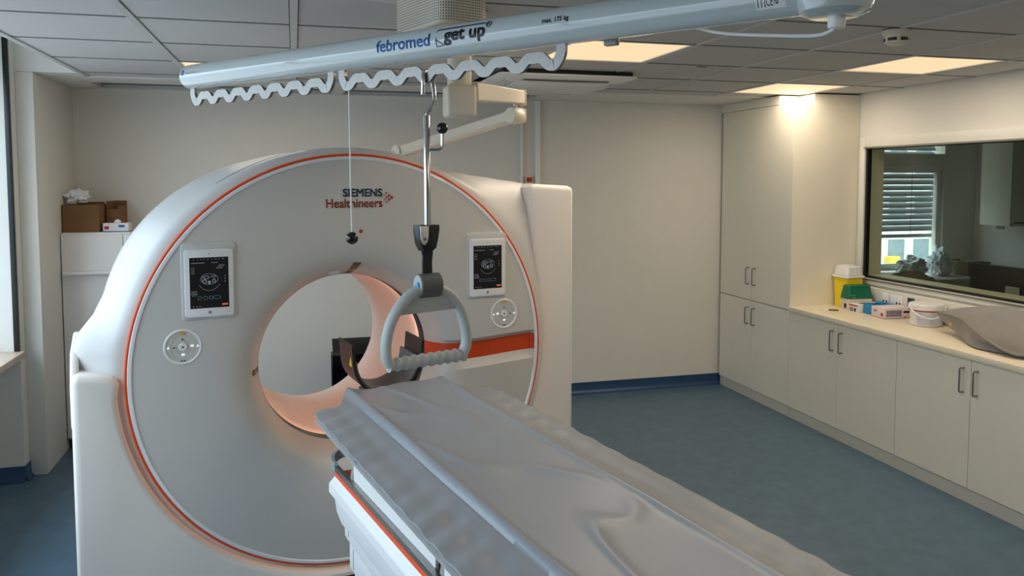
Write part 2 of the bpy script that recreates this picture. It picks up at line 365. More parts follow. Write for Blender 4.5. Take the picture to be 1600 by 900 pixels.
lights_at = {(4, 2): 'ceiling light panel partly hidden by the lifting tube, beside the cassette', (7, 2): 'ceiling light panel over the base cabinets near the smoke detector', (7, 0): 'ceiling light panel at the front corner of the tall cabinet', (1, 0): 'ceiling light panel behind the tip of the lifting tube', (4, 4): 'ceiling light panel above the swivel joint of the lifting tube', (7, 4): 'ceiling light panel over the counter past the smoke detector', (4, 8): 'ceiling light panel behind the photographer in the middle', (7, 8): 'ceiling light panel behind the photographer by the control window'}
AC = (1.235, 2.165, 4.80, 5.73)
tile_mesh = {}
def tile(x0, x1, y0, y1):
    key = (round(x1-x0, 3), round(y1-y0, 3))
    if key not in tile_mesh: tile_mesh[key] = MB().box((0, 0, 0), (key[0], key[1], 0.018), 0.003, 1).mesh('ceiling_tile', 'tile', 30)
    t = bpy.data.objects.new('ceiling_tile', tile_mesh[key]); COL.objects.link(t); t.parent = cs; t.location = (x0, y0, ZC)
g = 0.0062
for j in range(len(YL)-1):
    y1, y0 = YL[j], YL[j+1]
    for i in range(len(GX)-1):
        if j >= 1 and (i, j-1) in lights_at: continue
        x0, x1 = GX[i], GX[i+1]
        if x0 < 2.1 and x1 > 1.3 and j == 1: continue                     # the cassette fills this stretch
        tile(x0+(0.0185 if i in (1, 2) else 0.010), x1-(0.0185 if i in (0, 1) else 0.010), y0+g, y1-g)
tile(GX[3]+0.013, AC[0]-0.002, GY[1]+g, GY[0]-g); tile(AC[1]+0.002, GX[6]-0.013, GY[1]+g, GY[0]-g)
for i, x in enumerate(GX[1:-1]):
    wdt = 0.016 if i < 2 else 0.0075
    if AC[0] < x < AC[1]:
        MB().box((x-wdt, -2.45, ZC-0.006), (x+wdt, AC[2], ZC+0.02)).obj('grid_rail', 'rail', cs, smooth=0)
        MB().box((x-wdt, AC[3], ZC-0.006), (x+wdt, YT, ZC+0.02)).obj('grid_rail', 'rail', cs, smooth=0)
    else: MB().box((x-wdt, -2.45, ZC-0.006), (x+wdt, YT, ZC+0.02)).obj('grid_rail', 'rail', cs, smooth=0)
for k, y in enumerate(GY[:-1]):
    for a, b in ([(CEX, AC[0]-0.002), (AC[1]+0.002, XR)] if AC[2] < y < AC[3]-0.02 else [(CEX, XR)]):
        MB().box((a+0.012, y-0.0058, ZC-0.0035), (b-0.001, y+0.0058, ZC+0.016)).obj('tile_seam_strip', 'seamshade', cs, smooth=0)  # added grey strips draw the shaded gaps between butting tiles
MB().box((CEX, -2.45, ZC+0.03), (XR, YT, ZC+0.04)).obj('void_lining', 'dark', cs, smooth=0)
def ceiling_light(i, j, label, dim=1.0):
    x0, x1, y1, y0 = GX[i]+0.016, GX[i+1]-0.016, GY[j]-0.006, GY[j+1]+0.006
    t = thing('ceiling_light', label, 'ceiling light', ((x0+x1)/2, (y0+y1)/2, ZC), 0, 'square ceiling light panels')
    hx, hy = (x1-x0)/2, (y1-y0)/2
    f = MB(); e = 0.012
    for a, b in (((-hx, -hy), (hx, -hy+e)), ((-hx, hy-e), (hx, hy)), ((-hx, -hy+e), (-hx+e, hy-e)), ((hx-e, -hy+e), (hx, hy-e))): f.box((a[0], a[1], -0.004), (b[0], b[1], 0.014))
    f.obj('frame', 'white', t, smooth=0)
    MB().box((-hx+e, -hy+e, 0.002), (hx-e, hy-e, 0.012)).obj('diffuser', 'diffuser', t, smooth=0)
    l = bpy.data.lights.new('panel_lamp', 'AREA'); l.shape = 'RECTANGLE'; l.size = 2*hx-0.03; l.size_y = 2*hy-0.03; l.energy = PANEL_LAMP*dim; l.color = WARM
    lo = bpy.data.objects.new('panel_lamp', l); COL.objects.link(lo); lo.parent = t; lo.location = (0, 0, -0.006)
for (i, j), lb in lights_at.items(): ceiling_light(i, j, lb, 0.4 if (i, j) == (1, 0) else 1.0)
# long grey diffusers in the recesses
for n_, (a, b) in enumerate(SL):
    t = thing('slot_diffuser', ['long recessed grey air diffuser above the cardboard boxes', 'recessed grey air diffuser above the scanner top', 'short recessed grey air diffuser beside the wall conduits'][n_], 'air diffuser', ((a+b)/2, 6.415, 2.609), 0, 'recessed diffusers by the back wall')
    h = (b-a)/2
    MB().box((-h+0.001, -0.184, 0.03), (h-0.001, 0.184, 0.04)).obj('plate', 'slot', t, smooth=0)
    q = MB()
    for a_, b_ in (((-h+0.001, -0.184), (h-0.001, -0.166)), ((-h+0.001, 0.166), (h-0.001, 0.184)), ((-h+0.001, -0.166), (-h+0.016, 0.166)), ((h-0.016, -0.166), (h-0.001, 0.166))): q.box((a_[0], a_[1], 0.0), (b_[0], b_[1], 0.03))
    q.obj('frame', 'rail', t, smooth=0)
    for k in range(3): MB().box((-h+0.02, -0.12+0.1*k, 0.018), (h-0.02, -0.10+0.1*k, 0.03)).obj('louvre', 'slot', t, smooth=0)
# air-conditioning cassette
t = thing('ceiling_cassette', 'white ceiling air conditioning cassette with dark outlet slots', 'air conditioner', ((AC[0]+AC[1])/2, (AC[2]+AC[3])/2, ZC))
hx, hy = (AC[1]-AC[0])/2, (AC[3]-AC[2])/2
def sqring(r, z, rc=0.06, n=6):
    pts = []
    for cx, cy, a0 in ((1, 1, 0), (-1, 1, PI/2), (-1, -1, PI), (1, -1, 1.5*PI)):
        for k in range(n+1):
            a = a0+PI/2*k/n; pts.append((cx*(r-rc)+rc*math.cos(a), cy*(r-rc)+rc*math.sin(a), z))
    return pts
MB().box((-hx+0.03, -hy+0.03, -0.03), (hx-0.03, hy-0.03, 0.02)).obj('shadow_gap', 'black', t, smooth=0)
prof = [(hx-0.06, -0.026), (hx, -0.030), (hx, -0.040), (hx-0.03, -0.052), (hx-0.13, -0.066), (hx-0.15, -0.05), (hx-0.16, 0.03)]
mb = MB(); rings = [sqring(r, z, 0.05 if r < hx-0.1 else 0.03) for r, z in prof]; k = len(rings[0]); vs_ = [p for r in rings for p in r]
mb.add(vs_, [(a*k+i, a*k+(i+1) % k, (a+1)*k+(i+1) % k, (a+1)*k+i) for a in range(len(rings)-1) for i in range(k)])
mb.obj('fascia', 'white', t)
MB().box((-hx+0.16, -hy+0.16, -0.069), (hx-0.16, hy-0.16, -0.03), 0.01).obj('grille_panel', 'white', t)
MB().box((-hx+0.135, -hy+0.135, -0.028), (hx-0.135, hy-0.135, -0.02)).obj('outlet_cavity', 'black', t, smooth=0)
for s in range(4):
    o = MB().grid(lambda u, v: ((u-0.5)*0.58, -hy+0.07+v*0.05*(1-(2*u-1)**2*0.5), -0.060-0.006*v), 10, 2).obj('flap', 'black' if s == 0 else 'white', t); o.rotation_euler = (0, 0, s*PI/2)
# smoke detector
p = onz(1401, 46, ZC)
t = thing('smoke_detector', 'round cream smoke detector with dark slots on the ceiling', 'smoke detector', (p.x, p.y, ZC-0.006))
MB().lathe([(0.0, 0), (0.062, 0), (0.062, -0.012), (0.055, -0.02), (0.052, -0.03)], 32).obj('base', 'cream', t)
MB().lathe([(0.052, -0.018), (0.055, -0.04), (0.05, -0.055), (0.035, -0.064), (0.0, -0.066)], 32).obj('head', 'cream', t)
for a in range(6):
    MB().lathe([(0.0545, -0.036), (0.0565, -0.04), (0.0535, -0.05), (0.0515, -0.05)], 6, a0=a*PI/3+0.15, a1=a*PI/3+0.9).obj('vent_slot', 'black', t)
o = MB().box((-0.03, -0.006, -0.004), (0.03, 0.006, 0)).obj('ceiling_tag', 'terracotta'); p = onz(1096, 104, ZC); o.location = (p.x, p.y, ZC-0.0005)
tag(o, 'tiny reddish-brown tag stuck to a ceiling tile', 'tag')
# conduits on the back wall
for x, wdt, lb in ((1.899, 0.022, 'slim white vertical conduit on the back wall, nearer the pendant arm'), (2.043, 0.046, 'wide white vertical cable duct on the back wall, nearer the tall cabinet')):
    t = thing('cable_duct', lb, 'cable duct', (x, YB, 0.101)); MB().box((-wdt/2, -0.03, 0), (wdt/2, -0.0005, 2.505), 0.003).obj('body', 'white', t); MB().box((-wdt/2+0.003, -0.034, 0.002), (wdt/2-0.003, -0.03, 2.5), 0.001).obj('lid', 'white', t)
t = thing('wall_switch', 'small red button box on the back wall between the conduits', 'switch', (1.965, YB, 1.925))
MB().box((-0.035, -0.03, -0.05), (0.035, -0.0005, 0.03), 0.004).obj('body', 'cream', t); MB().box((-0.025, -0.042, -0.02), (0.025, -0.03, 0.02), 0.004).obj('button', 'red', t)
# ================================================================== FITTED CABINETS
def handle(par, x, y, z, h=0.145):
    P = [(x, y, z-h/2), (x-0.028, y, z-h/2), (x-0.034, y, z-h/2+0.006), (x-0.034, y, z+h/2-0.006), (x-0.028, y, z+h/2), (x, y, z+h/2)]
    return MB().tube(P, 0.0055, 10).obj('handle', 'steel', par)
def door(par, ya, yb, za, zb, hy, hz):
    d = MB().box((-0.001, ya+0.0018, za+0.0018), (0.019, yb-0.0018, zb-0.0018), 0.0015, 1).obj('door', 'cab', par)
    handle(d, -0.001, hy, hz); return d
def cabinet(label, y0, y1, seam, z0, z1, hz, depth, name='base_cabinet', group='base cabinets under the worktop'):
    t = thing(name, label, 'cabinet', (XC, y0, 0), 0, group); L = y1-y0; s = seam-y0
    b = MB(); b.box((0.019, 0.001, z0), (depth, L-0.001, z1)); b.obj('body', 'cabedge', t, smooth=0)
    MB().box((0.012, 0.0, 0.0), (depth, L, z0-0.001)).obj('plinth', 'cabedge', t, smooth=0)
    return t, L, s
D = XR-XC-0.002
for lb, a, b_ in (('cream two-door base cabinet beside the tall cabinet', 4.35, 5.5365), ('cream two-door base cabinet under the grey moulded headrest', 3.15, 4.349), ('cream two-door base cabinet at the near end of the worktop', 1.96, 3.149)):
    t, L, s = cabinet(lb, a, b_, (a+b_)/2, 0.088, 0.867, 0.735, D)
    door(t, 0, L/2, 0.09, 0.866, L/2-0.05, 0.735); door(t, L/2, L, 0.09, 0.866, L/2+0.05, 0.735)
t, L, s = cabinet('tall cream four-door cabinet reaching up to the ceiling', 5.541, 6.62, 6.09, 0.088, 2.535, 0, D, 'tall_cabinet', None)
door(t, 0, s, 0.09, 0.868, s-0.05, 0.735); door(t, s, L, 0.09, 0.868, s+0.05, 0.735); door(t, 0, s, 0.874, 2.534, s-0.05, 1.085); door(t, s, L, 0.874, 2.534, s+0.05, 1.085)
MB().box((0.0, -0.004, 0.09), (D, 0.0009, 2.535)).obj('side_panel', 'cab', t, smooth=0)
MB().box((0.0, 0.197, 2.536), (D, L+0.029, ZC-0.0125)).obj('filler_panel', 'cab', t, smooth=0); MB().box((0.188, 0.0, 2.536), (D, 0.196, ZC-0.0125)).obj('filler_panel', 'cab', t, smooth=0)
o = MB().box((XC-0.018, 1.95, 0.869), (XR-0.056, 5.536, 0.906), 0.002).obj('worktop', 'top'); tag(o, 'long cream laminate worktop over the base cabinets', 'worktop')
# ================================================================== CT SCANNER
GA = math.radians(12.0); GL = (0.272, 3.797, 0.0); ZG = 1.069
def gworld(u, v, z): return Vector((GL[0]+u*math.cos(GA)-v*math.sin(GA), GL[1]+u*math.sin(GA)+v*math.cos(GA), z))
gt = thing('ct_scanner', 'large round CT scanner gantry with orange ring and peach-lit bore', 'CT scanner', GL, GA)
RB, ZB = 0.42, 1.05                   # bore
RD = 0.972                            # face disc
PR = [(0.42, 0.19), (0.427, 0.15), (0.437, 0.11), (0.452, 0.07), (0.472, 0.037), (0.50, 0.012), (0.54, -0.006), (0.60, -0.016), (0.70, -0.020), (0.85, -0.014), (RD, -0.004)]
def pv(r): return interp(r, [a for a, _ in PR], [b for _, b in PR])
def zc(r): return ZB+(ZG-ZB)*sst(0.45, 0.95, r)
def facept(r, th, off=0.0): return (r*math.cos(th), pv(r)-off, zc(r)+r*math.sin(th)*0.985)
# face lines: horizontal near the groove on the right, radial elsewhere
GROOVE = [(-0.085, 0.0), (-0.040, 0.030), (0.045, 0.030), (0.068, 0.0)]      # (height from axis, depth)
wl = sorted(set(list(np.linspace(-0.30, -0.085, 9)) + [g_[0] for g_ in GROOVE] + list(np.linspace(0.068, 0.30, 9))))
lines = []                            # (th at bore, th at rim, groove depth)
for w_ in wl: lines.append((math.asin(w_/RB), math.asin(w_/RD), interp(w_, [g_[0] for g_ in GROOVE], [g_[1] for g_ in GROOVE]) if -0.085 <= w_ <= 0.068 else 0.0))
ta, tb = lines[-1][0], lines[-1][1]; ta0, tb0 = lines[0][0], lines[0][1]
N_ = 150
for k in range(1, N_): f_ = k/N_; lines.append((ta+(2*PI+ta0-ta)*f_, tb+(2*PI+tb0-tb)*f_, 0.0))
rs = [0.42, 0.4235, 0.427, 0.432, 0.437, 0.444, 0.452, 0.462, 0.472, 0.485, 0.50, 0.52, 0.54, 0.57, 0.60, 0.65, 0.70, 0.78, 0.85, 0.92, 0.955, RD]
# smooth profile through a spline
sp = catmull([(a, b, 0) for a, b in PR], 6); PR = [(p_.x, p_.y) for p_ in sp]
def fline(i, r):
    a, b, d = lines[i % len(lines)]; fr_ = (1/r-1/RD)/(1/RB-1/RD); th = b+(a-b)*fr_
    dd = d*sst(0.42, 0.455, r)*(1-sst(0.962, RD, r)*0.9)
    x, y, z = facept(r, th); return (x, y+dd, z)
nl = len(lines); io = [i for i, l in enumerate(lines) if abs(l[2]-0.03) < 1e-6][:1][0]
vs_ = [fline(i, r) for r in rs for i in range(nl)]
ff, fo = [], []
for a in range(len(rs)-1):
    for i in range(nl):
        q = (a*nl+i, a*nl+(i+1) % nl, (a+1)*nl+(i+1) % nl, (a+1)*nl+i); (fo if i == io else ff).append(q)
fc = MB().add(vs_, ff).obj('front_cover', 'face', gt, 28)
ob_ = MB().add([vs_[a*nl+io+k] for a in range(len(rs)) for k in (0, 1)], [(2*a, 2*a+1, 2*a+3, 2*a+2) for a in range(len(rs)-1)]).obj('accent_band', 'orange', gt)
def ring(prof, name, m, n=160, zfun=zc, par=gt, sm=40):
    mb = MB(); vs2 = []
    for r, v in prof:
        for j in range(n): a = 2*PI*j/n; vs2.append((r*math.cos(a), v, (zfun(r) if callable(zfun) else zfun)+r*math.sin(a)*0.985))
    return mb.add(vs2, [(i*n+j, i*n+(j+1) % n, (i+1)*n+(j+1) % n, (i+1)*n+j) for i in range(len(prof)-1) for j in range(n)]).obj(name, m, par, sm)
ring([(RD-0.008, -0.004), (RD-0.004, -0.010), (RD+0.008, -0.009), (RD+0.011, -0.003), (RD+0.011, 0.01)], 'white_rim', 'whitegl')
ring([(RD+0.011, -0.001), (RD+0.018, -0.003), (RD+0.0225, 0.002), (RD+0.0225, 0.012), (RD+0.011, 0.012)], 'orange_ring', 'orange2')
ring([(RD+0.004, 0.0125), (RD+0.004, 0.026)], 'mood_light', 'led')
ring([(RD+0.004, 0.026), (RD-0.05, 0.03)], 'rim_support', 'shell')
# scan window ring and tunnel
ring([(0.4195, 0.19), (0.4185, 0.20), (0.4185, 0.255)], 'scan_window_ring', 'smoke', zfun=ZB)
ring([(0.4185, 0.255), (0.4170, 0.256), (0.4170, 0.2618)], 'tunnel_seam', 'bore_line', zfun=ZB)
ring([(0.432, 0.262), (0.430, 0.275), (0.416, 0.31), (0.406, 0.38), (0.402, 0.5), (0.40, 0.65), (0.402, 0.85), (0.408, 1.0), (0.416, 1.08), (0.43, 1.12), (0.47, 1.135)], 'tunnel', 'tunnel', zfun=ZB)
ring([(0.4185, 0.2625), (0.4300, 0.2625)], 'tunnel_light', 'ledt', zfun=ZB)
ring([(0.432, 0.2622), (0.4185, 0.2618)], 'light_carrier', 'smoke', zfun=ZB)
# outer shell: lofted from the round rim to an outline with shoulders
TH = [0, 10, 20, 28, 33.5, 36.5, 40.7, 46, 52.6, 61.3, 70, 84, 95, 111, 125, 133.7, 140.9, 146.6, 152, 158, 162, 166.3, 170, 172.4, 180]
RR = [1.20, 1.218, 1.277, 1.359, 1.425, 1.39, 1.303, 1.21, 1.124, 1.048, 1.022, 1.012, 1.018, 1.045, 1.085, 1.106, 1.118, 1.123, 1.123, 1.118, 1.115, 1.135, 1.178, 1.186, 1.178]
def rho(th):
    d = math.degrees(th) % 360
    if d <= 180: return interp(d, TH, RR)
    return min(1.17/max(1e-4, abs(math.cos(th))), 1.02/max(1e-4, abs(math.sin(th))))
NS = 288; RIM = RD+0.012
rows = [(0.03, 0.0, 0.0), (0.032, 0.0, 0.012), (0.045, 0.06, 0.03), (0.075, 0.14, 0.036), (0.12, 0.27, 0.034), (0.18, 0.48, 0.022), (0.25, 0.72, 0.010), (0.33, 0.92, 0.003), (0.40, 1.0, 0.0), (0.46, 1.0, -0.012), (0.75, 0.98, -0.05), (1.02, 0.93, -0.09), (1.10, 0.82, -0.12), (1.13, 0.6, -0.14)]
def vsc(v, a):
    d = math.degrees(a) % 360; k = (0.42+0.58*(sst(66, 100, d) if d < 260 else 0.0))*(1-0.62*sst(158, 174, d)*(1-sst(190, 200, d)))
    return 0.03+(v-0.03)*k if v <= 0.40 else 0.03+0.37*k+(v-0.40)*(1.1-0.37*k)/0.73
vs_ = []
for v, m_, ex in rows:
    for j in range(NS):
        a = 2*PI*j/NS; r = RIM+(rho(a)-RIM)*m_+ex
        vs_.append((r*math.cos(a), vsc(v, a), max(0.02, ZG+r*math.sin(a)*0.985)))
sm_ = MB().add(vs_, [(i*NS+j, i*NS+(j+1) % NS, (i+1)*NS+(j+1) % NS, (i+1)*NS+j) for i in range(len(rows)-1) for j in range(NS)])
nb = len(sm_.v); sm_.add([(0.46*math.cos(2*PI*j/NS), 1.136, ZB+0.46*math.sin(2*PI*j/NS)) for j in range(NS)], [])
L0 = (len(rows)-1)*NS; sm_.f += [(L0+j, L0+(j+1) % NS, nb+(j+1) % NS, nb+j) for j in range(NS)]
sm_.obj('outer_shell', 'shell', gt, 50)
def shellpt(th, t_):
    i = min(int(t_), len(rows)-2); f_ = t_-i; A_, B_ = rows[i], rows[i+1]
    v = A_[0]+(B_[0]-A_[0])*f_; r = RIM+(rho(th)-RIM)*(A_[1]+(B_[1]-A_[1])*f_)+A_[2]+(B_[2]-A_[2])*f_
    return (r*math.cos(th), vsc(v, th), ZG+r*math.sin(th)*0.985)
MB().tube([shellpt(math.radians(d), 4.6-0.9*sst(96, 125, d)) for d in np.linspace(82, 125, 24)], 0.0016, 6).obj('seam', 'bore_line', gt)
# side panels
def arc(r, a0, a1, n): return [(r*math.cos(math.radians(a0+(a1-a0)*k/n)), ZG+r*math.sin(math.radians(a0+(a1-a0)*k/n))*0.985) for k in range(n+1)]
RP = 1.022
left = [(-0.0, 0.02), (-1.19, 0.02), (-1.19, 1.10), (-1.18, 1.118), (-1.16, 1.125), (-1.045, 1.108), (-1.022, 1.095), (-1.012, 1.07)] + arc(RP, 183, 269.9, 40)
def side_panel(poly, bev, v0, v1, name):
    return MB().prism(poly, v0, v1, 'xz', bev, 4).obj(name, 'gpanel', gt, 40)
side_panel(left, 0.03, -0.01, 0.62, 'side_panel')
right = [(0.0, 0.02)] + arc(RP, 270.1, 372, 46) + [(1.006, 1.36), (0.982, 1.58), (0.965, 1.76), (0.958, 1.85), (0.962, 1.885), (0.985, 1.905), (1.205, 1.893), (1.228, 1.885), (1.238, 1.865), (1.238, 0.02)]
side_panel(right, 0.028, 0.045, 0.62, 'side_panel')
MB().box((-1.1925, 0.055, 0.03), (-1.188, 0.060, 0.93)).obj('seam', 'bore_line', gt, smooth=0)
MB().prism([(0.02, 0.9), (0.02, 1.075), (0.06, 1.115), (0.11, 1.16), (0.17, 1.20), (0.62, 1.205), (0.62, 0.9)], -1.1935, -1.160, 'yz', 0.012, 3).obj('shoulder_cap', 'gpanel', gt)
# tablets in their recessed holders
def tablet(uc):
    root = bpy.data.objects.new('tablet', None); COL.objects.link(root); root.parent = gt; root.location = (uc, -0.02, 1.482)
    hw, hh = 0.0995, 0.146
    def rr(hw, hh, rc, n=6):
        out = []
        for cx, cz, a0 in ((1, 1, 0), (-1, 1, PI/2), (-1, -1, PI), (1, -1, 1.5*PI)):
            for k in range(n+1): a = a0+PI/2*k/n; out.append((cx*(hw-rc)+rc*math.cos(a), cz*(hh-rc)+rc*math.sin(a)))
        return out
    def rframe(oh, ov, ih, iv, yo, yi, rc, ri):
        A_, B_ = rr(oh, ov, rc), rr(ih, iv, ri); k = len(A_)
        return MB().add([(x, yo, z) for x, z in A_]+[(x, yi, z) for x, z in B_], [(i, (i+1) % k, k+(i+1) % k, k+i) for i in range(k)])
    o = rframe(hw+0.013, hh+0.018, hw+0.003, hh+0.004, 0.004, -0.004, 0.02, 0.016).obj('holder', 'face', root)
    hm = MB().prism([(x, z+0.010) for x, z in rr(hw+0.012, hh+0.021, 0.02)], -0.0035, 0.012, 'xz', 0.003, 2).obj('holder_back', 'shell', root)
    MB().prism(rr(hw, hh, 0.014), -0.014, -0.0036, 'xz', 0.003, 2).obj('case', 'white', root)
    s = MB().box((-0.079, -0.0148, -0.107), (0.079, -0.0142, 0.112)).obj('screen', 'screen', root, smooth=0)
    MB().lathe([(0.0, -0.0148), (0.007, -0.0148), (0.0075, -0.0142)], 20, 'y', (0, 0, -0.126)).obj('home_button', 'grey', root)
    MB().lathe([(0.0, -0.0148), (0.0022, -0.0148), (0.0024, -0.0142)], 10, 'y', (0, 0, 0.128)).obj('camera_lens', 'black', root)
    Y_ = -0.0153
    im = MB()
    def bx(x, z, w_, h_): im.add([(x-w_/2, Y_, z-h_/2), (x+w_/2, Y_, z-h_/2), (x+w_/2, Y_, z+h_/2), (x-w_/2, Y_, z+h_/2)], [(0, 1, 2, 3)])
    def el(cx, cz, rx, rz, tk, a0=0, a1=2*PI, n=28):
        P_ = [(cx+math.cos(a0+(a1-a0)*k/n)*(rx-q), Y_, cz+math.sin(a0+(a1-a0)*k/n)*(rz-q)) for k in range(n+1) for q in (0, tk)]
        im.add(P_, [(2*k, 2*k+1, 2*k+3, 2*k+2) for k in range(n)])
    el(0, 0.018, 0.037, 0.024, 0.0014); el(0, 0.004, 0.0065, 0.008, 0.0065); el(-0.019, 0.008, 0.009, 0.010, 0.0035); el(0.019, 0.010, 0.008, 0.009, 0.0035); el(-0.012, 0.026, 0.013, 0.007, 0.003); el(0.017, 0.029, 0.011, 0.005, 0.002); el(-0.026, 0.02, 0.006, 0.012, 0.002)
    el(0, 0.04, 0.055, 0.072, 0.0014, PI*1.22, PI*1.78)
    for k in range(9): bx(-0.062+0.015*k+random.uniform(-.003, .003), 0.104, random.uniform(.004, .009), 0.0022)
    bx(-0.045, 0.089, 0.056, 0.0028); bx(0.022, 0.089, 0.026, 0.0024)
    for k in range(4): bx(-0.066, 0.068-0.008*k, 0.014, 0.0018); bx(0.052-0.004*k, 0.078-0.005*k, 0.026, 0.0016)
    for k in range(4): bx(-0.062, -0.033-0.006*k, random.uniform(.018, .03), 0.0018)
    for k in range(3): bx(-0.066+0.013*k, -0.098, 0.006, 0.003)
    for k in range(3): bx(0.064, 0.03-0.012*k, 0.004, 0.004)
    im.obj('scan_image', 'ui', s, 0)['kind'] = 'stuff'
    im = MB()
    for k, x in enumerate((-0.04, -0.017, 0.005)): el(x, -0.063, 0.0085, 0.0085, 0.0025)
    el(0.03, -0.062, 0.017, 0.0085, 0.0025)
    im.obj('menu_icons', 'uiblue', s, 0)
    im = MB(); bx(0.062, -0.094, 0.024, 0.007); im.obj('red_key', 'uired', s, 0)
tablet(-0.652); tablet(0.676)
def keypad(uc, zc_):
    root = bpy.data.objects.new('control_pad', None); COL.objects.link(root); root.parent = gt; root.location = (uc, -0.0185, zc_)
    MB().lathe([(0.074, 0.006), (0.077, 0.0), (0.074, -0.004), (0.069, -0.003), (0.066, 0.001)], 40, 'y').obj('bezel', 'white', root)
    MB().lathe([(0.0, 0.001), (0.05, 0.0005), (0.066, 0.001)], 40, 'y').obj('pad_disc', 'face', root)
    for r_ in (0.05, 0.028): MB().lathe([(r_, 0.0), (r_+0.001, -0.0012), (r_+0.002, 0.0)], 36, 'y').obj('pad_ring', 'shell', root)
    MB().lathe([(0.0, -0.005), (0.016, -0.005), (0.018, -0.002), (0.018, 0.0)], 20, 'y').obj('centre_key', 'white', root)
    MB().lathe([(0.0, -0.0056), (0.004, -0.0056), (0.004, -0.005)], 10, 'y').obj('key_dot', 'black', root)
    s_ = 1 if uc < 0 else -1
    lit = MB()
    for x, z in ((0.037*s_, 0.002), (0.001, -0.033)): lit.box((x-0.006, -0.002, z-0.004), (x+0.006, 0.0, z+0.004))
    for x in (0.060*s_, -0.058*s_): lit.add([(x-0.007*s_, -0.001, -0.004), (x+0.006*s_, -0.001, -0.004), (x+0.001*s_, -0.001, 0.006)], [(0, 1, 2)])
    lit.obj('lit_symbol', 'lit', root, 0)['kind'] = 'stuff'
    dk = MB()
    for x, z in ((-0.035*s_, -0.001), (0.0, 0.033), (-0.006, -0.06), (0.006, -0.06)): dk.box((x-0.004, -0.0018, z-0.002), (x+0.004, 0.0, z+0.002))
    dk.obj('key_symbol', 'blacktxt', root, 0)['kind'] = 'stuff'
    MB().box((-0.011, -0.002, 0.055), (0.011, 0.0, 0.064)).obj('warning_sticker', 'warn', root, 0)
keypad(-0.764, 1.212); keypad(0.776, 1.236)
# lettering on the face
def lettering(par, txt, u0, u1, z0, z1, m, fat=0.0, name='lettering'):
    vs2, fs2 = textmesh(txt, z1-z0, u1-u0, 0.0, 0.0, fat)
    pts = []
    for x, y in vs2:
        u, z = u0+x, z0+y; r = math.hypot(u, z-ZG); pts.append((u, pv(min(r, RD))-0.0022, z))
    me = bpy.data.meshes.new(name); me.from_pydata(pts, [], fs2); me.materials.append(M[m]); o = bpy.data.objects.new(name, me); COL.objects.link(o); o.parent = par; return o
lettering(gt, 'SIEMENS', -0.058, 0.129, 1.848, 1.884, 'teal', 0.022)
lettering(gt, 'Healthineers', -0.138, 0.129, 1.797, 1.838, 'rust', 0.012)
dt = MB()
for x, z, r_ in ((0.176, 1.8425, 0.0075), (0.163, 1.852, 0.006), (0.163, 1.832, 0.006), (0.152, 1.8425, 0.0048), (0.150, 1.864, 0.0045), (0.150, 1.820, 0.0045), (0.140, 1.853, 0.0034), (0.140, 1.832, 0.0034), (0.130, 1.8425, 0.0025)):
    r0 = math.hypot(x, z-ZG); dt.lathe([(0, pv(r0)-0.0024), (r_, pv(r0)-0.0022)], 14, 'y', (x, 0, z))
dt.obj('logo_dots', 'rust', gt)
q = MB().lathe([(0.0, pv(.62)-0.004), (0.008, pv(.62)-0.004), (0.0095, pv(.62))], 18, 'y', (0.024, 0, 1.685)); q.obj('indicator_lamp', 'red', gt)
# laser windows and intercom blister on the flare
def patch(th0, th1, r0, r1, name, m, off=0.003, skew=0.0):
    return MB().grid(lambda a, b: facept(r0+(r1-r0)*b, th0+(th1-th0)*a+skew*b, off), 8, 10).obj(name, m, gt)
patch(math.radians(88.5), math.radians(93.0), 0.4215, 0.492, 'laser_window', 'brown', skew=-0.045)
patch(math.radians(178), math.radians(181.5), 0.4215, 0.47, 'laser_window', 'brown')
patch(math.radians(-4.5), math.radians(-1.5), 0.445, 0.53, 'laser_window', 'smoke', off=-0.022)
p = facept(0.455, math.radians(101)); MB().ball((p[0], p[1]-0.002, p[2]), 0.032, 10, (1, 0.28, 0.5)).obj('intercom_blister', 'shell', gt)
# ================================================================== PATIENT TABLE
pt = thing('patient_table', 'white motorised patient table with orange stripe and grey side rail', 'patient table', GL, GA)
V0, V1 = -0.56, -2.98                 # head end, foot end
def tilt(v): return 0.030*(-1.45-v)/0.9
MB().prism([(-0.3745, 1.0305), (-0.373, 1.0275), (-0.20, 1.000), (0.20, 1.000), (0.373, 1.0275), (0.3745, 1.0305), (0.2, 1.022), (-0.2, 1.022)], V0-0.17, V1, 'xz', 0.0015, 1).obj('tabletop', 'white', pt)
def sweep(poly, va, vb, name, m, bev=0.0, tl=True, n=2):
    mb = MB(); P_ = []
    k = len(poly)
    for i in range(n):
        v = va+(vb-va)*i/(n-1)
        for (u, z) in poly: P_.append((u, v, z+(tilt(v) if tl else 0)))
    fs = [(i*k+j, i*k+(j+1) % k, (i+1)*k+(j+1) % k, (i+1)*k+j) for i in range(n-1) for j in range(k)] + [tuple(range(k))[::-1], tuple((n-1)*k+j for j in range(k))]
    mb.add(P_, fs); o = mb.obj(name, m, pt, 30)
    if bev:
        bv = o.modifiers.new('bevel', 'BEVEL'); bv.width = bev; bv.segments = 2; bv.limit_method = 'ANGLE'
    return o
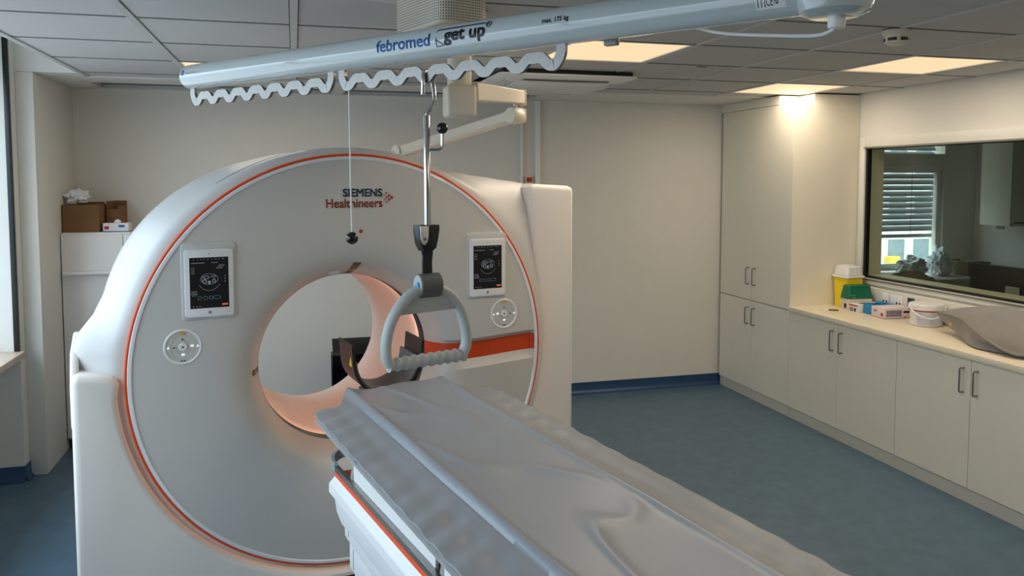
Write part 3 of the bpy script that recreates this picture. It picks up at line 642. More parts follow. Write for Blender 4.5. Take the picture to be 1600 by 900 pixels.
for s in (-1, 1):
    def sd(poly): return [(u*s, z) for u, z in poly]
    for a, b_ in ((-1.235, -1.93), (-1.985, -2.9)):
        sweep(sd([(-0.360, 1.0242), (-0.3705, 1.0242), (-0.3715, 0.972), (-0.360, 0.968)]), a, b_, 'side_skirt', 'white', 0.002, tl=False)
        sweep(sd([(-0.360, 1.0274), (-0.3705, 1.0274), (-0.3705, 1.0244), (-0.360, 1.0244)]), a+0.02, b_, 'skirt_shadow_gap', 'black', tl=False)
    sweep(sd([(-0.373, 0.984), (-0.388, 0.984), (-0.388, 0.967), (-0.373, 0.967)]), -1.05, -2.9, 'accessory_rail', 'steel', 0.001)
    sweep(sd([(-0.30, 0.9665), (-0.3885, 0.9665), (-0.392, 0.952), (-0.30, 0.95)]), -1.08, -2.9, 'orange_stripe', 'orange2')
    hk = MB()
    P_ = [(s*(-0.388), -1.07, 0.965), (s*(-0.391), -1.04, 0.968), (s*(-0.382), -1.01, 0.974), (s*(-0.36), -0.995, 0.984), (s*(-0.335), -1.01, 0.996)]
    rr_ = catmull(P_, 5)
    hk.add([(p.x, p.y, p.z+h) for p in rr_ for h in (-0.017, 0.017)]+[(p.x*0.975, p.y-0.006, p.z+h) for p in rr_ for h in (-0.017, 0.017)], [])
    n_ = len(rr_)
    for i in range(n_-1): a = 2*i; c_ = 2*n_+2*i; hk.f += [(a, a+1, a+3, a+2), (c_, c_+2, c_+3, c_+1), (a+1, c_+1, c_+3, a+3), (a, a+2, c_+2, c_)]
    hk.f += [(0, 2*n_, 2*n_+1, 1), (2*n_-2, 2*n_-1, 4*n_-1, 4*n_-2)]
    hk.obj('rail_end_bracket', 'grey', pt)
    for v_ in (-1.21, -1.955): sweep(sd([(-0.33, 1.03), (-0.366, 1.03), (-0.376, 0.975), (-0.33, 0.965)]), v_, v_-0.03, 'rail_support', 'grey', 0.004, tl=False)
hp = [(-0.389, 0.957), (-0.411, 0.934), (-0.412, 0.904), (-0.393, 0.881), (-0.386, 0.83), (-0.370, 0.785)]
full = hp+[(-u, z) for u, z in hp[::-1]]
sweep(full, -1.08, -2.86, 'upper_housing', 'white', 0.003)
sweep([(-0.372, 0.83), (-0.372, 0.755), (-0.364, 0.738), (0.364, 0.738), (0.372, 0.755), (0.372, 0.83)], -1.125, -2.80, 'telescopic_cover', 'white', 0.003, tl=False)
sweep([(-0.362, 0.76), (-0.362, 0.655), (-0.354, 0.638), (0.354, 0.638), (0.362, 0.655), (0.362, 0.76)], -1.145, -2.77, 'telescopic_cover', 'white', 0.003, tl=False)
sweep([(-0.352, 0.66), (-0.352, 0.0), (0.352, 0.0), (0.352, 0.66)], -1.165, -2.74, 'base_cover', 'white', 0.004, tl=False)
for u_, za, zb_, v_ in ((-0.3732, 0.765, 0.80, -1.17), (-0.3632, 0.66, 0.73, -1.19)): MB().box((u_, v_-0.003, za), (u_+0.003, v_, zb_)).obj('cover_seam', 'grey', pt, 0)
# grey vinyl sheet on the table
def sheet(a, b):
    u = -0.386+0.772*a; au = abs(u)  # across, before easing the drape to the right
    vend = -0.50-0.145*sst(0.20, 0.29, au)-0.06*sst(0.345, 0.386, au)**2+0.008*math.sin(u*31+1.0)
    v = vend+(V1+0.02-vend)*b
    hem = sst(0.33, 0.386, au)
    z = 1.0555+0.014*(1-sst(0.196, 0.245, au))-0.006*(1-(u/0.2)**2 if au < 0.2 else 0)
    z += 0.010*math.exp(-((au-0.205)/0.016)**2)*(0.75+0.35*noise.noise(Vector((u*2, v*2.3, 0))))
    z -= 0.006*math.exp(-((au-0.226-0.006*noise.noise(Vector((0, v*2.6, 3))))/0.0045)**2)*sst(-0.62, -0.85, v)
    wing = sst(0.235, 0.30, au)
    z -= 0.0085*wing
    ph_ = noise.noise(Vector((u*3, v*1.2, 5)))
    rip = math.sin((v+0.35*(au-0.2)*(1 if u < 0 else -1))*2*PI/0.135+3.0*ph_+(0 if u < 0 else 1.3))
    z += wing*(0.0040*rip*(0.55+0.9*noise.noise(Vector((v*1.7, u*2+9, 2)))))
    z += 0.006*noise.noise(Vector((u*5.0+v*1.2, v*2.2-u*2.5, 7)))*sst(0, 0.2, 1-au/0.23)
    cr = noise.noise(Vector((u*2.2-v*0.9, v*1.1+u*3.2, 11)))
    z += 0.006*math.exp(-(cr/0.07)**2)*sst(0, 0.4, 1-au/0.24)
    z += 0.012*math.exp(-((v-vend)/0.05)**2)*(0.3+0.7*math.sin(u*14+0.6))*(1-wing)*0.6
    z -= 0.005*hem
    return (u*1.012+0.025, v, z)
ts = MB().grid(sheet, 130, 420)
o = ts.obj('table_sheet', 'pad', None, 60); o.location = GL; o.rotation_euler = (0, 0, GA); tag(o, 'creased grey vinyl sheet lying over the patient table', 'sheet')
sd_ = o.modifiers.new('thickness', 'SOLIDIFY'); sd_.thickness = 0.004; sd_.offset = -1
# head holder at the end of the table
hh_ = thing('head_holder', 'dark head holder trough with grey lining at the head of the table', 'head holder', (*gworld(0, 0.028, 0),), GA)
def trough(r, va, vb, ztop, tk, flare=0.006, zc0=1.168, n=36):
    def sec(q):
        c_ = [(-q-flare, ztop), (-q-flare*0.6, zc0+0.55*(ztop-zc0))]
        c_ += [(q*math.cos(math.radians(a)), zc0+q*math.sin(math.radians(a))) for a in np.linspace(-180, 0, n+1)]
        return c_+[(q+flare*0.6, zc0+0.55*(ztop-zc0)), (q+flare, ztop)]
    P_ = [(u, v, z) for v in (va, vb) for q in (r, r-tk) for u, z in sec(q)]
    m_ = n+5; fs = []
    for i, j in ((0, 1), (1, 3), (3, 2), (2, 0)):
        for k in range(m_-1): fs.append((i*m_+k, i*m_+k+1, j*m_+k+1, j*m_+k))
    for k in (0, m_-1): fs.append((k, m_+k, 3*m_+k, 2*m_+k))
    return MB().add(P_, fs)
trough(0.150, -0.505, -0.30, 1.243, 0.007).obj('shell', 'carbon', hh_)
trough(0.1425, -0.50, -0.27, 1.170, 0.010, 0.0).obj('foam_lining', 'foam', hh_)
trough(0.153, -0.512, -0.497, 1.236, 0.012).obj('rim', 'black', hh_)
MB().box((-0.07, -0.62, 0.992), (0.07, -0.30, 1.0175), 0.004).obj('support_arm', 'black', hh_)
o = MB().add([(-0.1525, -0.47, 1.195), (-0.1515, -0.49, 1.15), (-0.1515, -0.445, 1.15)], [(0, 1, 2)]).obj('warning_sticker', 'warn', hh_, 0)
# ================================================================== LIFTING AID ON THE CEILING
TA = Vector((0.2585, 2.743, 2.355)); td = Vector((0.4725, -0.613, 0)).normalized(); TANG = math.atan2(td.y, td.x)
lt = thing('lifting_tube', 'long glossy white patient lifting tube with wavy hook rail below', 'lifting aid', TA, TANG)
RT = 0.051
SL0, SR0 = -1.105, 1.50
MB().lathe([(0.0, SL0-0.012), (0.02, SL0-0.011), (0.038, SL0-0.006), (0.048, SL0+0.004), (RT, SL0+0.02), (RT, SR0)], 64, 'x').obj('tube', 'tubepaint', lt, 30)
# wavy rail: strip following flat-topped waves, ends bent up into the tube
def wave_strip(vals, name):
    P_ = []; pit = (vals[-1]-vals[0])/(len(vals)-1)
    zb, zt = -0.103, -0.082
    P_.append((vals[0]-0.030, -0.04)); P_.append((vals[0]-0.029, -0.075))
    for i in range(len(vals)):
        x = vals[0]+pit*i
        P_.append((x-0.013, zb+0.001)); P_.append((x, zb-0.001)); P_.append((x+0.013, zb+0.001))
        if i < len(vals)-1: P_.append((x+pit/2-0.024, zt)); P_.append((x+pit/2, zt+0.0008)); P_.append((x+pit/2+0.024, zt))
    xe = vals[0]+pit*(len(vals)-1); P_.append((xe+0.029, -0.075)); P_.append((xe+0.030, -0.04))
    C_ = catmull([(a, 0, b) for a, b in P_], 5); n = len(C_); hw = 0.0155; V_ = []
    for i in range(n):
        tn = (C_[min(i+1, n-1)]-C_[max(i-1, 0)]).normalized(); nm = Vector((-tn.z, 0, tn.x))
        for y in (-0.006, 0.006):
            for s in (1, -1): p_ = C_[i]+nm*hw*s; V_.append((p_.x, y, p_.z))
    fs = []
    for i in range(n-1):
        a, b_ = 4*i, 4*i+4; fs += [(a, a+1, b_+1, b_), (a+2, b_+2, b_+3, a+3), (a, b_, b_+2, a+2), (a+1, a+3, b_+3, b_+1)]
    fs += [(0, 2, 3, 1), (4*n-4, 4*n-3, 4*n-1, 4*n-2)]
    return MB().add(V_, fs).obj(name, 'plate', lt, 40)
PIT = 0.1185
va_ = [-1.046+0.1163*i for i in range(8)]; vb_ = [-0.114+0.1218*i for i in range(8)]
wave_strip(va_, 'hook_rail'); wave_strip(vb_, 'hook_rail')
def tube_text(txt, s0, s1, a0, a1, m, fat=0.0, name='lettering', shear=0.0):
    """lettering wrapped on the tube side facing the room; a = angle above the horizontal"""
    vs2, fs2 = textmesh(txt, 1.0, s1-s0, 0.0, shear, fat)
    me = bpy.data.meshes.new(name); me.from_pydata([(x, y, 0) for x, y in vs2], [], fs2)
    bm = bmesh.new(); bm.from_mesh(me)
    for k in range(1, 7): bmesh.ops.bisect_plane(bm, geom=bm.verts[:]+bm.edges[:]+bm.faces[:], plane_co=(0, k/7, 0), plane_no=(0, 1, 0))
    for v in bm.verts:
        a = a0+(a1-a0)*v.co.y; r = RT+0.0007; v.co = Vector((s0+v.co.x, -r*math.cos(a), r*math.sin(a)))
    bm.to_mesh(me); bm.free(); me.materials.append(M[m]); o = bpy.data.objects.new(name, me); COL.objects.link(o); o.parent = lt; return o
def sx(px, py):                        # position along the tube of a photo pixel
    nrm = Vector((td.y, -td.x, 0)); P0 = TA - Vector((td.y, -td.x, 0))*(-1)*0
    r = ray(px, py); k = nrm.dot(TA+Vector((-nrm.x, -nrm.y, 0))*0 + nrm*RT - CC)/nrm.dot(r); h = CC+r*k
    return (h-TA).dot(td)
tube_text('febromed', sx(588, 75), sx(671, 70), math.radians(-16), math.radians(26), 'bluetxt', 0.018)
tube_text('get up', sx(694, 65), sx(757, 58), math.radians(-22), math.radians(25), 'navy', 0.034)
tube_text('R', sx(759, 50), sx(765, 50), math.radians(24), math.radians(37), 'navy', 0.0)
tube_text('max. 175 kg', sx(847, 42), sx(888, 38), math.radians(0), math.radians(19), 'blacktxt', 0.024)
tube_text('CE', sx(1196, 14), sx(1206, 14), math.radians(-34), math.radians(-10), 'blacktxt', 0.0)
tube_text('MD', sx(1208, 13), sx(1215, 13), math.radians(-30), math.radians(-12), 'blacktxt', 0.02)
def tube_line(pts, wd, name, m='navy'):
    mb = MB()
    P_ = [Vector((s, -(RT+0.0008)*math.cos(a), (RT+0.0008)*math.sin(a))) for s, a in pts]
    return mb.tube(P_, wd, 6).obj(name, m, lt)
R_ = math.radians
s0, s1 = sx(681, 62), sx(763, 45)
tube_line([(s0, R_(33)), (s0+(s1-s0)*0.5, R_(34.5)), (s1, R_(36))], 0.0012, 'logo_line'); tube_line([(s0+0.004, R_(36)), (s1-0.02, R_(38.5))], 0.0009, 'logo_line')
tube_line([(s0, R_(34)), (s0, R_(0))], 0.0012, 'logo_line')
tri = [(s0, R_(0)), (s0+0.001, R_(-12)), (s0+0.001, R_(-24)), (s0+0.02, R_(-23)), (s0+0.034, R_(-22)), (s0+0.017, R_(-11)), (s0, R_(0))]
tube_line(tri, 0.0014, 'logo_line')
rc = sx(762, 50); tube_line([(rc+0.009*math.cos(a), R_(30)+R_(11)*math.sin(a)) for a in np.linspace(0, 2*PI, 20)], 0.0012, 'logo_line')
sl = sx(1183, 10)
for k in range(3): tube_line([(sl+0.008*k, R_(a)) for a in range(-36, -4, 5)], 0.0008, 'label_text', 'blacktxt')
MB().grid(lambda a, b: (sl-0.006+0.07*a, -(RT+0.0004)*math.cos(R_(-42+42*b)), (RT+0.0004)*math.sin(R_(-42+42*b))), 2, 8).obj('type_label', 'whitegl', lt)
tube_text('o', SL0+0.022, SL0+0.040, R_(2), R_(26), 'bluetxt', 0.03); tube_text('max. 175 kg', SL0+0.055, SL0+0.125, R_(4), R_(14), 'greyprint')
# swivel joint at the near end, column to the ceiling and second arm
hx_ = atd(1293, 20, 1.0); sj = 1.50
jt = MB()
jt.lathe([(0.0, -0.062), (0.055, -0.062), (0.075, -0.052), (0.082, -0.035), (0.084, 0.06), (0.078, 0.075), (0.05, 0.08), (0.05, ZC-2.355-0.001)], 48, 'z', (sj, 0.0, 0.0))
jt.obj('swivel_joint', 'tubepaint', lt)
MB().lathe([(0.0, -0.088), (0.017, -0.088), (0.019, -0.084), (0.019, -0.060)], 24, 'z', (sj+0.005, 0, 0)).obj('cable_gland', 'white', lt)
MB().lathe([(0.115, ZC-2.355-0.012), (0.11, ZC-2.355-0.03), (0.05, ZC-2.355-0.04)], 40, 'z', (sj, 0, 0)).obj('ceiling_flange', 'whitegl', lt)
arm2 = [(sj+0.05, 0.02, 0.03), (sj+0.10, 0.05, 0.035), (sj+0.16, 0.085, 0.06), (sj+0.21, 0.115, 0.11), (sj+0.24, 0.13, 0.18), (sj+0.245, 0.133, ZC-2.355-0.002)]
MB().tube(catmull(arm2, 6), 0.03, 20).obj('curved_neck', 'tubepaint', lt)
# white cable hanging from the gland back to the tube
o = MB().tube(catmull([(sj+0.002, 0, -0.085), (sj-0.012, 0.004, -0.094), (sj-0.05, 0.012, -0.097), (sj-0.16, 0.03, -0.082), (sj-0.28, 0.042, -0.062), (sj-0.36, 0.045, -0.036), (sj-0.38, 0.04, -0.02)], 8), 0.0042, 8).obj('cable', 'white', lt)
MB().box((0.885, 0.03, -0.062), (0.925, 0.05, -0.04), 0.003).obj('cable_clip', 'grey', lt)
# pull cord with ball
cq = TA+td*(-0.114)
t = thing('pull_cord', 'thin white pull cord with a shiny black ball hanging from the hook rail', 'pull cord', (cq.x, cq.y, 0))
MB().tube([(0, 0, 2.24), (0.001, 0, 2.1), (0.002, 0, 1.9), (0.004, 0, 1.745)], 0.0026, 8).obj('cord', 'white', t)
MB().ball((0.004, 0, 1.723), 0.0225, 16).obj('ball', 'blackgl', t)
# trapeze: hooked rod, sleeve with crank, strap and D-shaped hand grip
pq = TA+td*0.247
tz = thing('trapeze_handle', 'grey triangular hand grip on a black strap below a steel pole', 'trapeze handle', (pq.x, pq.y, 0))
cx_ = CR.x; cy_ = CR.y
def lp(dx, z, dy=0.0): return (dx*cx_-dy*cy_*-1, dx*cy_+dy*cx_, z)
hookp = [(-0.014, 2.198, -0.016), (-0.014, 2.225, -0.018), (-0.012, 2.258, -0.016), (-0.004, 2.272, -0.006), (0.010, 2.27, 0.008), (0.024, 2.255, 0.016), (0.030, 2.235, 0.014), (0.031, 2.205, 0.006), (0.029, 2.180, 0.002), (0.016, 2.155, 0), (0.006, 2.140, 0), (0.004, 2.12, 0)]
MB().tube(catmull([lp(a, b, c) for a, b, c in hookp], 6), 0.0068, 12).obj('hook', 'chrome', tz)
MB().lathe([(0.0, 2.134), (0.0085, 2.134), (0.0105, 2.130), (0.0105, 1.782), (0.0, 1.782)], 24, 'z', lp(0.0045, 0)).obj('pole', 'chrome', tz)
MB().tube(catmull([lp(0.012, 2.024), lp(0.035, 2.024), lp(0.047, 2.027), lp(0.053, 2.036), lp(0.054, 2.05), lp(0.054, 2.08)], 4), 0.0052, 10).obj('crank', 'chrome', tz)
MB().ball(lp(0.054, 2.092), 0.0185, 14).obj('crank_knob', 'blackgl', tz)
hr = math.radians(20); hd = Vector((math.cos(hr), math.sin(hr), 0)); hn = Vector((-hd.y, hd.x, 0))
def hp_(a, z, n=0.0): p_ = hd*a+hn*n; return (p_.x, p_.y, z)
br = [(-0.036, 1.782), (0.038, 1.782), (0.0385, 1.768), (0.033, 1.735), (0.026, 1.708), (0.012, 1.698), (-0.018, 1.698), (-0.030, 1.72), (-0.037, 1.76)]
def plate(poly, na, nb_, name, m, bev=0.003, par=tz):
    mb = MB().prism(poly, na, nb_, 'xz', bev, 2); mb.v = [hp_(x, z, y) for x, y, z in mb.v]; return mb.obj(name, m, par)
plate(br, -0.022, 0.022, 'clamp_body', 'black')
plate([(-0.036, 1.780), (-0.004, 1.780), (-0.005, 1.745), (-0.010, 1.727), (-0.018, 1.719), (-0.026, 1.722), (-0.033, 1.74)], -0.0265, -0.0215, 'clamp_plate', 'satin', 0.002)
mb = MB().lathe([(0, -0.0285), (0.004, -0.0285), (0.0045, -0.0265)], 12, 'y'); mb.v = [hp_(x-0.019, z+1.738, y) for x, y, z in mb.v]; mb.obj('screw', 'grey2', tz)
mb = MB()
sp_ = [(0.002, 1.71, 0.022), (0.004, 1.68, 0.017), (0.002, 1.655, 0.0165), (0.003, 1.625, 0.017), (0.004, 1.602, 0.017)]
for i, (a, z, hw) in enumerate(sp_):
    mb.v += [hp_(a-hw, z, -0.004), hp_(a+hw, z, -0.004), hp_(a+hw, z, 0.004), hp_(a-hw, z, 0.004)]
for i in range(len(sp_)-1):
    for k in range(4): mb.f.append((4*i+k, 4*i+(k+1) % 4, 4*i+4+(k+1) % 4, 4*i+4+k))
mb.obj('strap', 'strap', tz)
# hub: cylinder lying along the grip plane with a blue button on its left end
mb = MB().lathe([(0.0, -0.040), (0.034, -0.040), (0.039, -0.036), (0.039, 0.036), (0.034, 0.040), (0.0, 0.040)], 36, 'x')
mb.v = [hp_(x+0.008, z*1.02+1.585, y*0.8) for x, y, z in mb.v]; mb.obj('hub', 'grey2', tz)
mb = MB().lathe([(0.0, -0.0405), (0.035, -0.0405), (0.036, -0.038)], 32, 'x'); mb.v = [hp_(x+0.008, z*1.02+1.585, y*0.8) for x, y, z in mb.v]; mb.obj('hub_cap', 'grip', tz)
mb = MB().lathe([(0.0, -0.047), (0.012, -0.046), (0.014, -0.04)], 24, 'x'); mb.v = [hp_(x+0.008, z+1.585, y*0.85-0.004) for x, y, z in mb.v]; mb.obj('release_button', 'bluebtn', tz)
# D-shaped frame
dpath = [(-0.135, 1.340), (-0.146, 1.365), (-0.147, 1.41), (-0.132, 1.470), (-0.098, 1.525), (-0.055, 1.562), (0.0, 1.578), (0.058, 1.566), (0.103, 1.532), (0.134, 1.478), (0.150, 1.415), (0.150, 1.375), (0.138, 1.346)]
cp = catmull([(a, 0, z) for a, z in dpath], 6); n = len(cp); mb = MB(); K = 14
for i, p_ in enumerate(cp):
    tn = (cp[min(i+1, n-1)]-cp[max(i-1, 0)]).normalized(); nm = Vector((-tn.z, 0, tn.x)); e = 0.0165
    for k in range(K): a = 2*PI*k/K; q_ = p_+nm*e*math.cos(a); mb.v.append(hp_(q_.x, q_.z, 0.023*math.sin(a)))
mb.f += [(i*K+k, i*K+(k+1) % K, (i+1)*K+(k+1) % K, (i+1)*K+k) for i in range(n-1) for k in range(K)]+[tuple(range(K)), tuple((n-1)*K+k for k in range(K))]
mb.obj('grip_frame', 'grip', tz)
plate([(-0.112, 1.497), (0.118, 1.500), (0.108, 1.532), (0.06, 1.568), (0.0, 1.578), (-0.055, 1.564), (-0.095, 1.530)], -0.008, 0.008, 'web_plate', 'grip')
gp = [(-0.14+0.282*k/60, 1.341+0.0*k) for k in range(61)]
MB().tube([hp_(a, z) for a, z in gp], [0.021+0.0026*math.cos(2*PI*(a+0.14)/0.031) for a, z in gp], 18).obj('finger_grip', 'grip', tz)
# ================================================================== PERFORATED CEILING HOUSING AND PENDANT ARM
zb_ = 2.45
A_ = onz(592, 57, zb_); B_ = onz(690, 35, zb_); C_ = onz(767, 45, zb_)
ax = (C_-B_); ax.z = 0; Lx = ax.length; axn = ax.normalized(); ay = Vector((-axn.y, axn.x, 0)); Ly = (A_-B_).dot(ay)
t = thing('ceiling_housing', 'cream perforated equipment housing under the ceiling behind the lifting tube', 'housing', (B_.x, B_.y, ZC-0.006), math.atan2(axn.y, axn.x))
HZ = ZC-0.006-zb_
def rrect(w_, d_, rc, n=6):
    out = []
    for cx, cy, a0 in ((w_-rc, d_-rc, 0), (rc, d_-rc, PI/2), (rc, rc, PI), (w_-rc, rc, 1.5*PI)):
        for k in range(n+1): a = a0+PI/2*k/n; out.append((cx+rc*math.cos(a), cy+rc*math.sin(a)))
    return out
MB().prism(rrect(Lx, Ly, 0.045), -HZ, -0.012, 'xy', 0.008, 3).obj('body', 'cream', t)
MB().box((-0.06, Ly*0.35, -0.012), (Lx+0.05, Ly+0.12, 0.0), 0.003).obj('mounting_plate', 'rail', t)
per = rrect(Lx, Ly, 0.045, 10)
per_l = per; dots = MB(); segs = []
acc = 0; pts_ = per[30:] + per[:1]
loop = per+[per[0]]; cum = [0]
for i in range(len(loop)-1): cum.append(cum[-1]+math.dist(loop[i], loop[i+1]))
def on_loop(s):
    s %= cum[-1]
    for i in range(len(cum)-1):
        if cum[i+1] >= s:
            f_ = (s-cum[i])/max(1e-9, cum[i+1]-cum[i]); x = loop[i][0]+(loop[i+1][0]-loop[i][0])*f_; y = loop[i][1]+(loop[i+1][1]-loop[i][1])*f_
            dx, dy = loop[i+1][0]-loop[i][0], loop[i+1][1]-loop[i][1]; l_ = math.hypot(dx, dy) or 1
            return x, y, dx/l_, dy/l_
ns = int(cum[-1]/0.0092)
for i in range(ns):
    x, y, tx, ty = on_loop(cum[-1]*i/ns); nx, ny = ty, -tx
    for k in range(16):
        z = -HZ+0.016+0.0092*k
        if z > -0.02: break
        P_ = [(x+nx*0.0006+tx*0.0023*math.cos(a), y+ny*0.0006+ty*0.0023*math.cos(a), z+0.0023*math.sin(a)) for a in (0, PI/3, 2*PI/3, PI, 4*PI/3, 5*PI/3)]
        dots.add(P_, [tuple(range(6))])
o = dots.obj('perforation', 'dark', t, 0); o['kind'] = 'stuff'
# pendant arm
Dc = 3.3
pc = atd(718, 160, Dc)
ar = thing('pendant_arm', 'cream jointed equipment arm hanging from the ceiling above the scanner', 'pendant arm', (pc.x, pc.y, 0))
def zz(y, d): return atd(718, y, d).z
MB().box((-0.062, -0.062, zz(184, Dc)), (0.062, 0.062, zz(134, Dc)), 0.016, 3).obj('arm_bearing', 'cream', ar)
MB().lathe([(0.05, zz(134, Dc)-0.01), (0.05, ZC-0.0125)], 32, 'z').obj('ceiling_column', 'cream', ar)
MB().lathe([(0.05, ZC-0.05), (0.11, ZC-0.03), (0.115, ZC-0.0065)], 32, 'z').obj('ceiling_flange', 'cream', ar)
def rel(v): return Vector((v.x-pc.x, v.y-pc.y, v.z))
def beam(a, b, wa, ha, wb, hb, name, m='cream', bev=0.006):
    a, b = rel(a), rel(b); d_ = (b-a).normalized(); sd2 = d_.cross(Vector((0, 0, 1))).normalized(); up = sd2.cross(d_)
    P_ = []
    for p_, w_, h_ in ((a, wa, ha), (b, wb, hb)):
        for i, j in ((-1, -1), (1, -1), (1, 1), (-1, 1)): P_.append(p_+sd2*w_*i/2+up*h_*j/2)
    o = MB().add(P_, [(0, 1, 2, 3), (4, 5, 6, 7), (0, 1, 5, 4), (1, 2, 6, 5), (2, 3, 7, 6), (3, 0, 4, 7)]).obj(name, m, ar)
    bv = o.modifiers.new('bevel', 'BEVEL'); bv.width = bev; bv.segments = 2; return o
E1 = atd(735, 143, Dc); E2 = atd(812, 152, 4.1)
beam(E1, E2, 0.07, 0.08, 0.06, 0.065, 'upper_arm')
zt_, zl_ = atd(812, 141, 4.1).z, atd(812, 192, 4.1).z; q = rel(E2)
MB().box((q.x-0.03, q.y-0.03, atd(812, 166, 4.1).z), (q.x+0.03, q.y+0.03, zt_), 0.008).obj('elbow_block', 'cream', ar)
MB().lathe([(0.02, atd(812, 168, 4.1).z-0.01), (0.02, atd(812, 168, 4.1).z+0.01)], 20, 'z', (q.x-0.002, q.y, 0)).obj('elbow_pin', 'steel', ar)
MB().box((q.x-0.028, q.y-0.03, zl_), (q.x+0.03, q.y+0.03, atd(812, 170, 4.1).z), 0.01).obj('elbow_block', 'cream', ar)
S1 = atd(804, 181, 4.06); S2 = atd(625, 238, 4.75)
beam(S1, S2, 0.05, 0.06, 0.05, 0.065, 'spring_arm')
beam(S1-Vector((0, 0, 0.02)), S2-Vector((0, 0, 0.022)), 0.054, 0.014, 0.054, 0.016, 'arm_undercover')
dS = (S2-S1).normalized(); sdv = dS.cross(Vector((0, 0, 1))).normalized()
for P0, r_ in ((S1, 0.043), (S2, 0.045)):
    c = rel(P0); mb = MB().lathe([(0.0, -0.036), (r_-0.004, -0.036), (r_, -0.030), (r_, 0.030), (r_-0.004, 0.036), (0.0, 0.036)], 32, 'z')
    rot = Vector((0, 0, 1)).rotation_difference(sdv).to_matrix()
    mb.v = [tuple(rot @ Vector(v)+c) for v in mb.v]; mb.obj('arm_joint', 'cream', ar)
S3 = S2+Vector((-0.06, 0.03, -0.02)); beam(S2, S3+Vector((0, 0, -0.01)), 0.05, 0.05, 0.05, 0.05, 'end_bracket')
# ================================================================== LEFT BACK CORNER
YS = 6.2
t = thing('storage_cabinet', 'low white storage cabinet with a towel rail behind the scanner', 'cabinet', (-1.36, YS, 0))
MB().box((-0.222, 0.0, 0.08), (0.225, YB-YS-0.002, 1.552), 0.003).obj('body', 'white', t)
MB().box((-0.22, -0.018, 0.09), (0.175, -0.0005, 1.535), 0.002).obj('door', 'white', t)
MB().box((0.18, -0.018, 0.09), (0.223, -0.0005, 1.535), 0.002).obj('side_strip', 'white', t)
MB().box((-0.2, 0.02, 0.0), (0.2, YB-YS-0.05, 0.08)).obj('plinth', 'black', t, smooth=0)
MB().tube([(-0.205, -0.05, 1.268), (0.16, -0.05, 1.268)], 0.016, 14).obj('towel_rail', 'white', t)
for x in (-0.19, 0.14): MB().tube([(x, -0.05, 1.268), (x, -0.018, 1.268)], 0.008, 8).obj('rail_post', 'white', t)
def openbox(w_, d_, h_, tk, par, m, frontcut=0.0):
    MB().box((-w_/2, -d_/2, 0), (w_/2, d_/2, tk)).obj('bottom', m, par, smooth=0)
    MB().box((-w_/2, -d_/2, tk), (w_/2, -d_/2+tk, h_-frontcut)).obj('front_panel', m, par, smooth=0); MB().box((-w_/2, d_/2-tk, tk), (w_/2, d_/2, h_)).obj('back_panel', m, par, smooth=0)
    for s in (-1, 1): MB().box((s*w_/2-(tk if s > 0 else 0), -d_/2+tk, tk), (s*w_/2+(tk if s < 0 else 0), d_/2-tk, h_-(frontcut if s > 0 else 0)*0.6)).obj('side_panel', m, par, smooth=0)
t = thing('cardboard_box', 'open brown cardboard box with white packaging sticking out', 'box', (-1.455, YS+0.13, 1.553), math.radians(-3))
openbox(0.235, 0.2, 0.195, 0.004, t, 'cardb')
MB().box((-0.08, 0.1, 0.155), (0.105, 0.108, 0.21)).obj('flap', 'cardb', t, smooth=0)
t2 = thing('cardboard_box', 'cut-down brown cardboard box standing beside the tissue box', 'box', (-1.272, YS+0.27, 1.553), math.radians(-6))
openbox(0.085, 0.2, 0.215, 0.004, t2, 'cardb', 0.06)
def crumple(c, r, name, m, sc=(1, 1, 1), seed=0, amp=0.35, sub=4, par=None):
    bm = bmesh.new(); bmesh.ops.create_icosphere(bm, subdivisions=sub, radius=1)
    for v in bm.verts:
        n_ = noise.noise(v.co*2.2+Vector((seed*3.1, seed, 0)))+0.5*noise.noise(v.co*5+Vector((seed, 0, 7)))+0.25*abs(noise.noise(v.co*11))
        p_ = v.co*(1+amp*n_); v.co = Vector((c[0]+p_.x*r*sc[0], c[1]+p_.y*r*sc[1], max(c[2]+p_.z*r*sc[2], c[2]-r*sc[2]*0.8)))
    return MB().bm(bm).obj(name, m, par, 25)
o = crumple((0, 0, 0), 0.055, 'packaging', 'paper', (1.35, 0.9, 0.9), 3, 0.5); o.location = (-1.50, YS+0.13, 1.80); tag(o, 'crumpled white packaging poking out of the cardboard box', 'packaging')
def carton(name, label, cat, loc, rz, sx_, sy_, sz_, m, group=None):
    t = thing(name, label, cat, loc, rz, group); MB().box((-sx_/2, -sy_/2, 0), (sx_/2, sy_/2, sz_), 0.002).obj('carton', m, t); return t
t = carton('tissue_box', 'small white tissue box on the storage cabinet', 'tissue box', (-1.23, YS+0.06, 1.553), math.radians(-6), 0.17, 0.085, 0.062, 'carton')
MB().box((-0.075, -0.0435, 0.018), (-0.045, -0.0426, 0.04)).obj('logo', 'redprint', t, 0); MB().box((0.02, -0.0435, 0.032), (0.06, -0.0426, 0.05)).obj('logo', 'bluetxt', t, 0)
MB().box((-0.0853, -0.0428, 0.0), (0.0853, 0.0428, 0.006)).obj('blue_edge', 'bluetxt', t, 0)
crumple((0.0, 0, 0.068), 0.018, 'tissue', 'paper', (1.1, 0.7, 1), 5, 0.5, 3, t)
